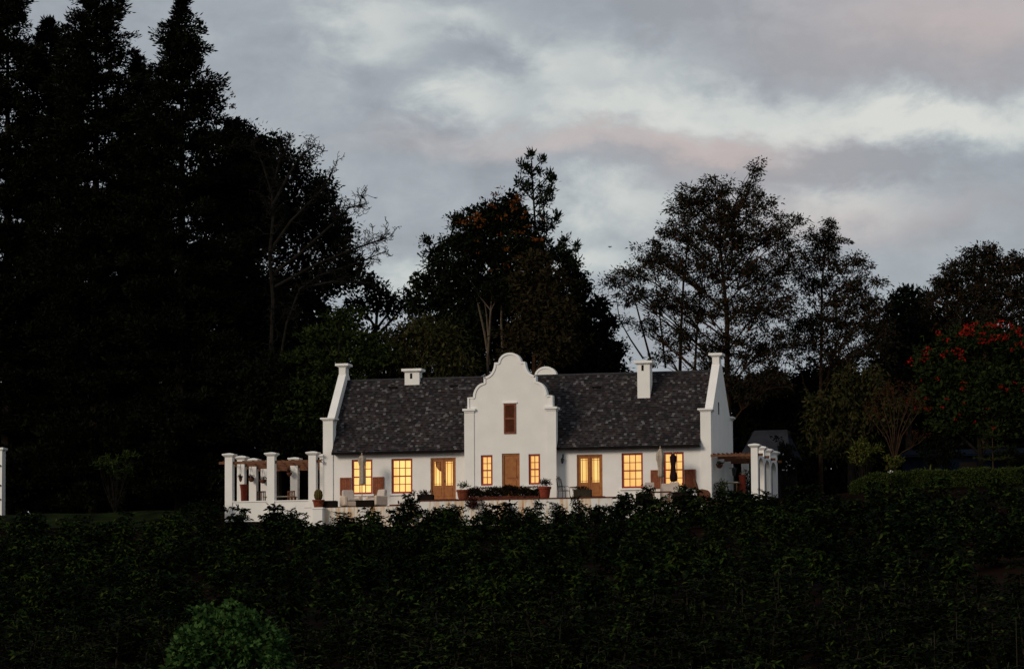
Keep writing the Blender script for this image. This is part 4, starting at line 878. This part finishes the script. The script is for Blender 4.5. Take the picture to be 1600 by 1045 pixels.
tree("airy_tree", "second airy tree with a spiky outline, right of the largest airy one", 20, [(1282, 690), (1283, 560), (1284, 450), (1290, 380)],
     [(1296, 352, 12, 14), (1280, 372, 26, 18), (1305, 378, 22, 16), (1338, 402, 14, 14), (1350, 418, 12, 12), (1275, 405, 32, 24), (1312, 415, 28, 18), (1345, 445, 22, 14), (1374, 440, 14, 12), (1260, 440, 28, 24), (1305, 455, 38, 24), (1345, 475, 30, 20), (1285, 495, 50, 28), (1340, 510, 40, 28), (1260, 530, 40, 34), (1310, 555, 50, 34), (1370, 480, 20, 20), (1375, 530, 30, 40)],
     'airy', BARKB, dens=18, cr=.33, per=48, L=.21, W=.07, r0=.15, limb=.3, twigs=.5, fill=0, hollow=2.4, droop=.35, seed=42, stems=[(.10, (1282, 660), (1268, 625), (1256, 600), (1250, 570)), (.09, (1284, 640), (1300, 560), (1320, 500), (1335, 450))])
tree("evergreen_tree", "dark pointed evergreens filling the dip right of the second airy tree", 26, [(1420, 690), (1420, 560), (1420, 480)],
     [(1418, 458, 14, 14), (1400, 480, 22, 30), (1440, 470, 24, 24), (1425, 500, 40, 40), (1390, 540, 40, 50), (1450, 540, 50, 50), (1400, 600, 60, 50)], 'glossy', BARK, dens=11, cr=.4, per=26, fill=1.0, vert=.6, seed=43)
tree("silky_oak_tree", "broad brownish tree at the upper right edge of the photo", 24, [(1540, 700), (1540, 560), (1535, 460)],
     [(1525, 398, 24, 14), (1545, 395, 18, 14), (1505, 425, 34, 22), (1550, 420, 36, 26), (1585, 415, 26, 20), (1475, 440, 22, 16), (1490, 455, 40, 24), (1545, 455, 50, 30), (1600, 445, 40, 36), (1630, 430, 40, 44), (1480, 490, 50, 30), (1550, 495, 60, 30), (1620, 500, 50, 40)], 'airy', BARKB, dens=20, cr=.34, per=44, L=.20, W=.07, fill=.5, hollow=2.3, droop=.4, seed=44)
RB = [(1545, 526, 70, 14, 18, 'red', .21), (1480, 545, 50, 14, 10, 'red', .19), (1545, 508, 60, 8, 9, 'red', .19), (1440, 560, 24, 12, 5, 'red', .17), (1590, 520, 30, 14, 8, 'red', .19), (1570, 600, 50, 10, 5, 'red', .13), (1470, 600, 50, 10, 5, 'red', .13), (1490, 625, 50, 10, 4, 'red', .13), (1530, 650, 60, 16, 5, 'red', .12), (1580, 540, 40, 20, 6, 'red', .16), (1455, 640, 30, 30, 4, 'red', .12)]
tree("flame_tree", "wide green tree dotted with scarlet blossom above the hedge at the right", 12, [(1535, 740), (1530, 680), (1525, 620)],
     [(1540, 520, 50, 20), (1500, 540, 50, 24), (1570, 545, 60, 28), (1450, 560, 30, 24), (1490, 585, 60, 30), (1560, 590, 70, 36), (1615, 560, 40, 40), (1460, 620, 40, 30), (1530, 630, 80, 34), (1610, 630, 60, 40), (1480, 660, 40, 24), (1560, 670, 60, 24)], 'flame', BARK, dens=10, cr=.45, per=26, L=.26, W=.08, fill=.8, squash=.45, seed=45, blossom=RB)
tree("pale_drooping_tree", "olive drooping tree behind the bare shrub at the right", 13, [(1330, 740), (1330, 680), (1335, 620)],
     [(1330, 590, 34, 26), (1365, 600, 34, 34), (1310, 630, 40, 34), (1350, 650, 40, 36), (1280, 640, 34, 40), (1300, 690, 50, 36), (1390, 640, 30, 40)], 'olive', BARK, dens=6, cr=.42, per=20, L=.30, W=.05, droop=1.2, fill=.5, squash=1.2, seed=46)
tree("evergreen_tree", "dark evergreen understorey tree behind the right pergola", 22, [(1240, 740), (1240, 690), (1240, 640)],
     [(1200, 620, 60, 40), (1250, 640, 60, 60), (1180, 650, 40, 50), (1230, 700, 70, 40), (1290, 600, 60, 40)], 'dark', BARKB, dens=8, cr=.5, per=26, fill=1.5, seed=47, blossom=[(1220, 610, 60, 20, 6, 'rust', .16)])
def fan_shrub(label, Y, base, tips, seed):
    rng = random.Random(seed); b = at(*base, Y); b.z = gz(b.x, Y)-.05; t = empty("bare_shrub", b, label, "shrub"); mb = MB(); lv = []
    p0 = at(*base, Y)
    mb.tube([b, p0], .09, 6)
    for tx, ty in tips:
        p1 = at(tx, ty, Y+rng.uniform(-1, 1)); m = p0.lerp(p1, .45); m.x = p0.x+(m.x-p0.x)*.6; mb.tube([p0, m, p1], [.05, .032, .012], 5)
        for _ in range(9):
            u = rng.uniform(.45, 1); q = m.lerp(p1, u); e = q+Vector((rng.gauss(0, .3), rng.gauss(0, .3), abs(rng.gauss(.4, .25)))); mb.tube([q, e], [.012, .005], 3)
            lv.append(tuft(tuple(e), (.18, .18, .22), 9, .14, .035))
    mb.build("stems", BARKB, t, origin=b); quads_object("twigs", np.concatenate(lv), LF['rust'], t, origin=b)
fan_shrub("tall bare shrub fanning up with rusty twigs, left of the flame tree", 6, (1398, 720), [(1372, 610), (1385, 600), (1396, 605), (1408, 612), (1420, 620), (1432, 625), (1445, 630), (1365, 640), (1350, 640), (1428, 610), (1440, 690)], 51)
def bush(name, label, px, py, Y, rx, ry, leaf, n, L, W, white=0, cat="shrub"):
    c = at(px, py, Y); s = PXM(Y); b = Vector((c.x, Y, gz(c.x, Y)-.05)); t = empty(name, b, label, cat); rng = np.random.default_rng(int(px*7+py))
    k = max(6, int(n/40)); out = []; mb = MB()
    for _ in range(k):
        d = sphere_dirs(1, rng)[0]*(rng.random()**.4)*np.array((rx*s, rx*s*.8, ry*s)); q = np.array(c)+d
        out.append(tuft(q, (.28, .28, .2), 40, L, W, rng, .4)); mb.tube(curve(b, q, 4, .06, rng), [.03, .022, .018, .012, .006], 4)
    mb.build("stems", BARK, t, origin=b); quads_object("foliage", np.concatenate(out), LF[leaf], t, origin=b)
    if white: quads_object("blossom", tuft(np.array(c)+np.array((0, -.5, .1)), (rx*s*.7, .3, ry*s*.6), white, .10, .09, rng), LF['white'], t, origin=b)
bush("shrub", "yellow-green leafy shrub at the left end of the hedge", 1350, 708, 4, 26, 22, 'yellow', 1300, .24, .07)
bush("shrub", "yellow-green low shrub at the foot of the bare shrub", 1385, 722, 4, 22, 14, 'yellow', 420, .2, .06)
bush("shrub", "small cluster of white flowers on the hedge top", 1394, 741, 1.2, 9, 5, 'hedge', 120, .14, .06, 9)
bush("shrub", "dim leafy shrub in the dark left of the left pergola", 180, 728, 6, 42, 32, 'green', 900, .24, .08)
bush("shrub", "dark shrub with white flowers at the right pergola's outer corner", 1232, 730, 8, 16, 34, 'dark', 700, .2, .07, 14)
bush("shrub", "low dark shrub at the left foot of the left pergola parapet", 318, 800, -1.5, 40, 18, 'coffee', 1100, .2, .07)
bush("shrub", "dark shrub before the left half of the navy shed", 1470, 705, 9, 40, 26, 'dark', 1500, .22, .09)
bush("shrub", "dark shrub before the right half of the navy shed", 1585, 712, 9, 30, 18, 'dark', 900, .22, .09)
bush("shrub", "dark climbing shrub before the low grey outbuilding", 1222, 712, 11, 14, 34, 'dark', 700, .22, .08)
# spiky cycad-like plant and young Norfolk pine above the hedge
c = at(1453, 742, 4); b = Vector((c.x, 4, gz(c.x, 4))); t = empty("spiky_plant", b, "spiky pale-leaved plant poking above the middle of the hedge", "plant")
P = np.tile(np.array(at(1453, 746, 4)), (14, 1)); A = unit(np.stack([RNG.normal(size=14)*.9, RNG.normal(size=14)*.5, .35+RNG.random(14)], 1)); quads_object("leaves", leaf_verts(P, A, .75, .12, RNG), LF['yellow'], t, origin=b)
MB().tube([b, at(1453, 748, 4)], [.08, .06], 6).build("stem", BARKB, t, origin=b)
c = at(1552, 735, 5); b = Vector((c.x, 5, gz(c.x, 5))); t = empty("young_pine", b, "young tiered pine standing before the navy shed", "tree"); top = at(1550, 655, 5); lv = []; mb = MB(); mb.tube([b, top], [.05, .015], 6)
for k in range(5):
    z = top.z-.35-k*.62; ln = .35+.24*k
    for q in range(6):
        az = q*math.pi/3+k*.5; d = np.array((math.cos(az), math.sin(az), 0)); p0 = np.array((top.x, 5, z)); p1 = p0+d*ln+np.array((0, 0, .15)); mb.tube([p0, p1], [.02, .008], 4)
        u = RNG.random((60, 1)); P = p0+(p1-p0)*u; lv.append(leaf_verts(P, unit(d*.6+RNG.normal(size=(60, 3))*.5+np.array((0, 0, .4))), .16, .03, RNG))
mb.build("trunk", BARKB, t, origin=b); quads_object("foliage", np.concatenate(lv), LF['green'], t, origin=b)
# clipped hedge
def hedge():
    Y0, Y1 = 2.0, 3.6; x0 = at(1328, 745, Y0).x; x1 = 31.0; zt = lambda x: .98+.035*(x-x0) if False else 1.0+.012*(x-x0)
    b = Vector(((x0+x1)/2, 2.8, gz((x0+x1)/2, 2.8))); t = empty("hedge", b, "long clipped green hedge with a flat top at the right", "hedge"); rng = np.random.default_rng(77)
    def surf(n):
        x = x0+rng.random(n)*(x1-x0); k = rng.random(n); endt = np.clip((x-x0)/1.6, 0, 1)**.5
        z1 = (.98+.018*(x-x0))*1.0+.05*np.sin(x*2.1)+.04*np.sin(x*5.3); zb = ground(x, 2.0)
        y = np.where(k < .5, Y0+.06*np.sin(x*3), Y0+rng.random(n)*(Y1-Y0)); z = np.where(k < .5, zb+(z1-zb)*rng.random(n), z1); z = zb+(z-zb)*(.35+.65*endt)
        return np.stack([x, y, z], 1)
    n = 30000; P = surf(n)+rng.normal(size=(n, 3))*.05; A = unit(rng.normal(size=(n, 3))*.7+np.array((0, -.5, .5))); quads_object("foliage", leaf_verts(P, A, .07+.07*rng.random(n), .04+.03*rng.random(n), rng), LF['hedge'], t, origin=b)
    mb = MB(); xs = np.linspace(x0+.9, x1, 24)
    for xa, xb in zip(xs[:-1], xs[1:]): mb.box(xa, xb-.001, Y0+.1, Y1-.1, gz(xa, 2)-.3, .88+.018*(xa-x0))
    mb.build("twigs", BARK, t, origin=b)
hedge()
# dark woodland that closes the view behind the garden
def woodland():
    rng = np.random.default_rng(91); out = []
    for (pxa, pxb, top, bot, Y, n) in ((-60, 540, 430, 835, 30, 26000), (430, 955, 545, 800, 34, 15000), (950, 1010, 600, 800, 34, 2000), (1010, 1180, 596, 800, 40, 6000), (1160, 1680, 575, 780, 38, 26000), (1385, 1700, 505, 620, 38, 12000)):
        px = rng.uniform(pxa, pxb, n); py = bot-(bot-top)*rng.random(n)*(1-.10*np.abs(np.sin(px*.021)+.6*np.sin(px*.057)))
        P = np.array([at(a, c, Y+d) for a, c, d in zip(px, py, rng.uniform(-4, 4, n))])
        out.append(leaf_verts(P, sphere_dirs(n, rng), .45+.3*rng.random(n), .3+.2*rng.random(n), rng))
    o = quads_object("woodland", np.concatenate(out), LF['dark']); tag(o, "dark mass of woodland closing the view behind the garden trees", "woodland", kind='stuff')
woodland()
# ================================================================== COFFEE FIELD
def coffee_mesh(seed, h, dens=1.0, leaf=.15, stems=3, young=.4, jit=.22):  # young: chance that a branch's tip leaves take the painted highlight colour
    """stems with flat tiers of side branches; the branch-tip pairs, painted lighter as highlights, come second"""
    rng = np.random.default_rng(seed); lv = []; tip = []; mb = MB()
    for s in range(rng.integers(2, stems+1)):
        bx, by = rng.normal(size=2)*.13; lean = rng.normal(size=2)*.18; hh = h*(.72+.35*rng.random())
        p = lambda u: np.array((bx+lean[0]*u, by+lean[1]*u, hh*u)); mb.tube([p(0), p(.5), p(1)], [.028, .02, .008], 5)
        u = .20+.1*rng.random()
        while u < 1.0:
            nb = rng.integers(4, 7); a0 = rng.uniform(0, 6.28)
            for b in range(nb):
                az = a0+b*6.28/nb+rng.normal()*.2; ln = (.38+.40*rng.random())*(1.15-.72*u)*h/1.3; d = np.array((math.cos(az), math.sin(az), 0)); p0 = p(u+rng.normal()*.012); p1 = p0+d*ln+np.array((0, 0, ln*(.10+(jit-.22)*.4+rng.normal()*(.10+(jit-.22)*.4))))
                mb.tube([p0, p1], [.009, .004], 3)
                m = max(3, int(ln/.07*dens)); q = (np.arange(m)+.6)/m; base = p0+(p1-p0)*q[:, None]-np.array((0, 0, 1))*(.10*ln*q[:, None]**2)
                for side in (-1, 1):
                    A = unit(np.cross(d, (0, 0, 1))*side*.8+d*.6+rng.normal(size=(m, 3))*jit+np.array((0, 0, -.10-(jit-.22)*.3))); bn = np.cross(A, np.array((0, 0, 1.0))); bn = unit(bn+rng.normal(size=bn.shape)*(jit+.08))
                    L_ = leaf*(.7+.6*rng.random(m))[:, None]; W_ = L_*.46; mid = base+A*L_*.45+np.array((0, 0, .01)); v = np.empty((m, 4, 3)); v[:, 0] = base; v[:, 1] = mid+bn*W_*.5; v[:, 2] = base+A*L_-np.array((0, 0, .02)); v[:, 3] = mid-bn*W_*.5
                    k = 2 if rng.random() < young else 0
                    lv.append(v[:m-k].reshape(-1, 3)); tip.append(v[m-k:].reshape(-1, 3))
            u += .16+.07*rng.random()
    return np.concatenate(lv+tip), mb, sum(len(t) for t in tip)//4
def highlight_tips(o, n, m):
    """the last n leaves of a foliage mesh get a lighter colour as painted highlights"""
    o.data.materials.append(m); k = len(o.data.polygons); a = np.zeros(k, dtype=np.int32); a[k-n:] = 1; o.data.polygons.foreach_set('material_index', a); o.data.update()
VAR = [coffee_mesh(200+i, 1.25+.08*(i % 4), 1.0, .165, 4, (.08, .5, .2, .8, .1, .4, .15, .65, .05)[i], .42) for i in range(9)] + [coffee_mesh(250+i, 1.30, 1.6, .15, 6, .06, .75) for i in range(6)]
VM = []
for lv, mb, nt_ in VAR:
    f = quads_object("foliage", lv, LF['coffee']); highlight_tips(f, nt_, LF['coffee_highlight']); s = mb.build("stem", STEM); VM.append((f, s))
used = set()
def place_bush(i, x, y, rz, sc, label, group, name="coffee_bush"):
    f, s = VM[i]; t = empty(name, (x, y, gz(x, y)-.03), label, "bush", group, rz); t.scale = sc
    for src in (f, s):
        if i in used: c = src.copy(); COL.objects.link(c)
        else: c = src
        c.parent = t
    used.add(i)
    return t
# bushes standing out before the terrace wall (px of the stem, px of the top)
WB = [(318, 792, 1.2), (375, 800, .9), (425, 800, 1.15), (455, 797, 1.1), (535, 803, 1.5), (592, 803, 1.0), (634, 774, 1.6), (665, 796, 1.2), (702, 786, 1.3), (765, 787, 1.3), (800, 797, 1.2), (838, 783, 1.45), (878, 787, 1.3), (905, 776, 1.2), (932, 787, 1.1), (965, 779, 1.2), (1008, 768, 1.5), (1042, 775, 1.2), (1080, 778, 1.4), (1118, 768, 1.5), (1160, 764, 1.4), (1205, 768, 1.4), (1250, 766, 1.4)]
WL = ["dark coffee bush left of the left pergola parapet", "low coffee bush at the left pergola's corner column", "leafy coffee bush before the left pergola's parapet", "upright coffee bush below the left pergola's middle column", "wide spreading coffee bush before the rusty streaked wall", "small coffee bush under the second dark trough",
      "tallest coffee bush, reaching the terrace left of the left French door", "coffee bush under the trough beside the left French door", "airy coffee bush before the wall below the left French door", "dense coffee bush below the left narrow window", "low coffee bush below the clay jar", "broad coffee bush below the right narrow window", "coffee bush below the garden chair",
      "coffee bush reaching the weathered grey trough", "small coffee bush below the right French door", "ragged coffee bush before the brick steps", "tall coffee bush overlapping the dark trough under the right sash window", "coffee bush below the dark maroon parasol", "coffee bush below the wicker chair", "coffee bush hiding the foot of the right end gable", "coffee bush before the right pergola's red urn", "coffee bush at the foot of the right pergola's arched columns", "coffee bush right of the right pergola's rear columns"]
for k, ((px, py, w), lb) in enumerate(zip(WB, WL)):
    Yb = -4.9-.5*(k % 3); p = at(px, py, Yb); h = p.z-gz(p.x, Yb); sc = h/1.32
    place_bush(9+k % 6, p.x, Yb, random.uniform(0, 6.28), (w*.80, w*.80, sc*1.04), lb, "coffee bushes along the terrace wall", "coffee_shrub")
rng = np.random.default_rng(5); spots = []
for r, y in enumerate(np.arange(-84, -5.2, 3.3)):
    d = (y-CP.y); 
    for x in np.arange(-60, 60, 1.35):
        xx = x+rng.normal()*.28+(r % 2)*.7; yy = y+rng.normal()*.45+.5*math.sin(xx*.11+y*.3)
        v = Vector((xx, yy, gz(xx, yy)+1))-CP; dz = v.dot(CF); px = 800+CAM['f']*v.dot(CR)/dz; py = 522.5-CAM['f']*v.dot(CU)/dz
        if not (-420 < px < 2020 and py < 1150): continue
        if abs(px-1590) < 45 and abs(py-880) < 26: continue       # bare red soil
        if 330 < px < 1000 and yy > (-10.5 if px < 770 else -8.4): continue
        if 165 < px < 275 and yy > -8.5: continue
        if rng.random() < .03: continue
        spots.append((dz if -40 < px < 1640 and py < 1090 else dz+1000, xx, yy))
spots.sort()
NEAR = 250
for k, (dz, x, y) in enumerate(spots[:NEAR]):
    s = random.uniform(.72, 1.4); place_bush(random.randrange(9), x, y, random.uniform(0, 6.28), (s*1.2, s*1.2, s*random.uniform(.9, 1.15)), "dark green coffee bush among the nearest rows of the sloping field", "coffee bushes of the nearest rows")
out = []; st = []
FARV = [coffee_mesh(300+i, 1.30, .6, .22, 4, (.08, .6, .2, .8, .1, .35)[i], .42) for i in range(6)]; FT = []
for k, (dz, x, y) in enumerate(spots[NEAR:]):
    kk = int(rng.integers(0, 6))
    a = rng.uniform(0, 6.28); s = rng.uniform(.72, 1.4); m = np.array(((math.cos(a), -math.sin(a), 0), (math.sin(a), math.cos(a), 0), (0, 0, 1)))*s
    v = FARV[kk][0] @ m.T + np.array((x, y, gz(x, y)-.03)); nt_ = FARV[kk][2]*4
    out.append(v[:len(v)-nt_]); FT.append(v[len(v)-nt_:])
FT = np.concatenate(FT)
o = quads_object("coffee_field", np.concatenate(out+[FT]), LF['coffee']); highlight_tips(o, len(FT)//4, LF['coffee_highlight']); tag(o, "far rows of coffee bushes covering the slope up to the house", "coffee field", kind='stuff')
# pale poles among the nearest rows
for k, (px, py, h) in enumerate(((1460, 985, .75), (1502, 990, .8), (1551, 972, .9), (1588, 965, .6), (1160, 920, .6), (1215, 905, .7), (1495, 955, .5))):
    Yp = -74+4*(k % 3) if py > 950 else -58; p = at(px, py, Yp); zb = gz(p.x, Yp); t = empty("stake", (p.x, Yp, zb), "thin pale stake standing upright among the coffee bushes at the lower right", "stake", "thin stakes in the coffee field")
    MB().tube([(0, 0, -.1), (random.uniform(-.04, .04), 0, max(.9, p.z-zb)), ], [.022, .014], 5).build("stake", STEM, t)
# lush rounded bush in the foreground
def fore_bush():
    Y = -95; rng = np.random.default_rng(66); c = at(352, 1040, Y); s = PXM(Y); b = Vector((c.x, Y, gz(c.x, Y)-.05)); t = empty("bush", b, "lush rounded light green bush in the lower left foreground", "bush")
    out = []; mb = MB(); Rx, Rz = 96*s, 84*s
    lob = sphere_dirs(26, rng)                              # lobes make the outline bumpy, hollows between them stay dark
    for _ in range(300):
        d = sphere_dirs(1, rng)[0]; near = float((lob @ d).max()); rr = .78+.20*max(0, (near-.82)/.18)+.09*rng.random()-(.14 if rng.random() < .15 else 0)+(.14 if rng.random() < .05 else 0)
        q = np.array(c)+d*rr*np.array((Rx, Rx, Rz)); m = int(rng.uniform(18, 60)); off = rng.normal(size=(m, 3))*.10
        A = unit(unit(off)*.5+d*.5+rng.normal(size=(m, 3))*.45+np.array((0, 0, -.1))); sz = rng.uniform(.7, 1.35); out.append(leaf_verts(q+off, A, (.10+.09*rng.random(m))*sz, (.08+.07*rng.random(m))*sz, rng))
        if rng.random() < .25: mb.tube(curve(b, q, 4, .05, rng), [.05, .035, .025, .015, .006], 4)
    m = 3000; P = np.array(c)+sphere_dirs(m, rng)*(rng.random((m, 1))**.4)*np.array((Rx, Rx, Rz))*.68; out.append(leaf_verts(P, sphere_dirs(m, rng), .2, .16, rng))
    mb.build("stems", BARKB, t, origin=b); quads_object("foliage", np.concatenate(out), LF['bush'], t, origin=b)
fore_bush()
# a bird crossing the gap in the trees
p = at(953, 386, 10); t = empty("bird", p, "tiny dark bird flying in the gap between the tree groups", "bird"); t.scale = (.45, .45, .45)
MB().lathe((0, 0, 0), [(.01, -.14), (.05, -.06), (.06, .02), (.035, .10), (.01, .16)], 8).build("body", BIRD, t, smooth=True)
for s in (-1, 1):
    MB().add([(0, 0, -.03), (0, 0, .06), (s*.17, .02, .12), (s*.30, .06, .05), (s*.16, .02, .0)], [(0,1,2,3,4), (4,3,2,1,0)]).build("wing", BIRD, t)
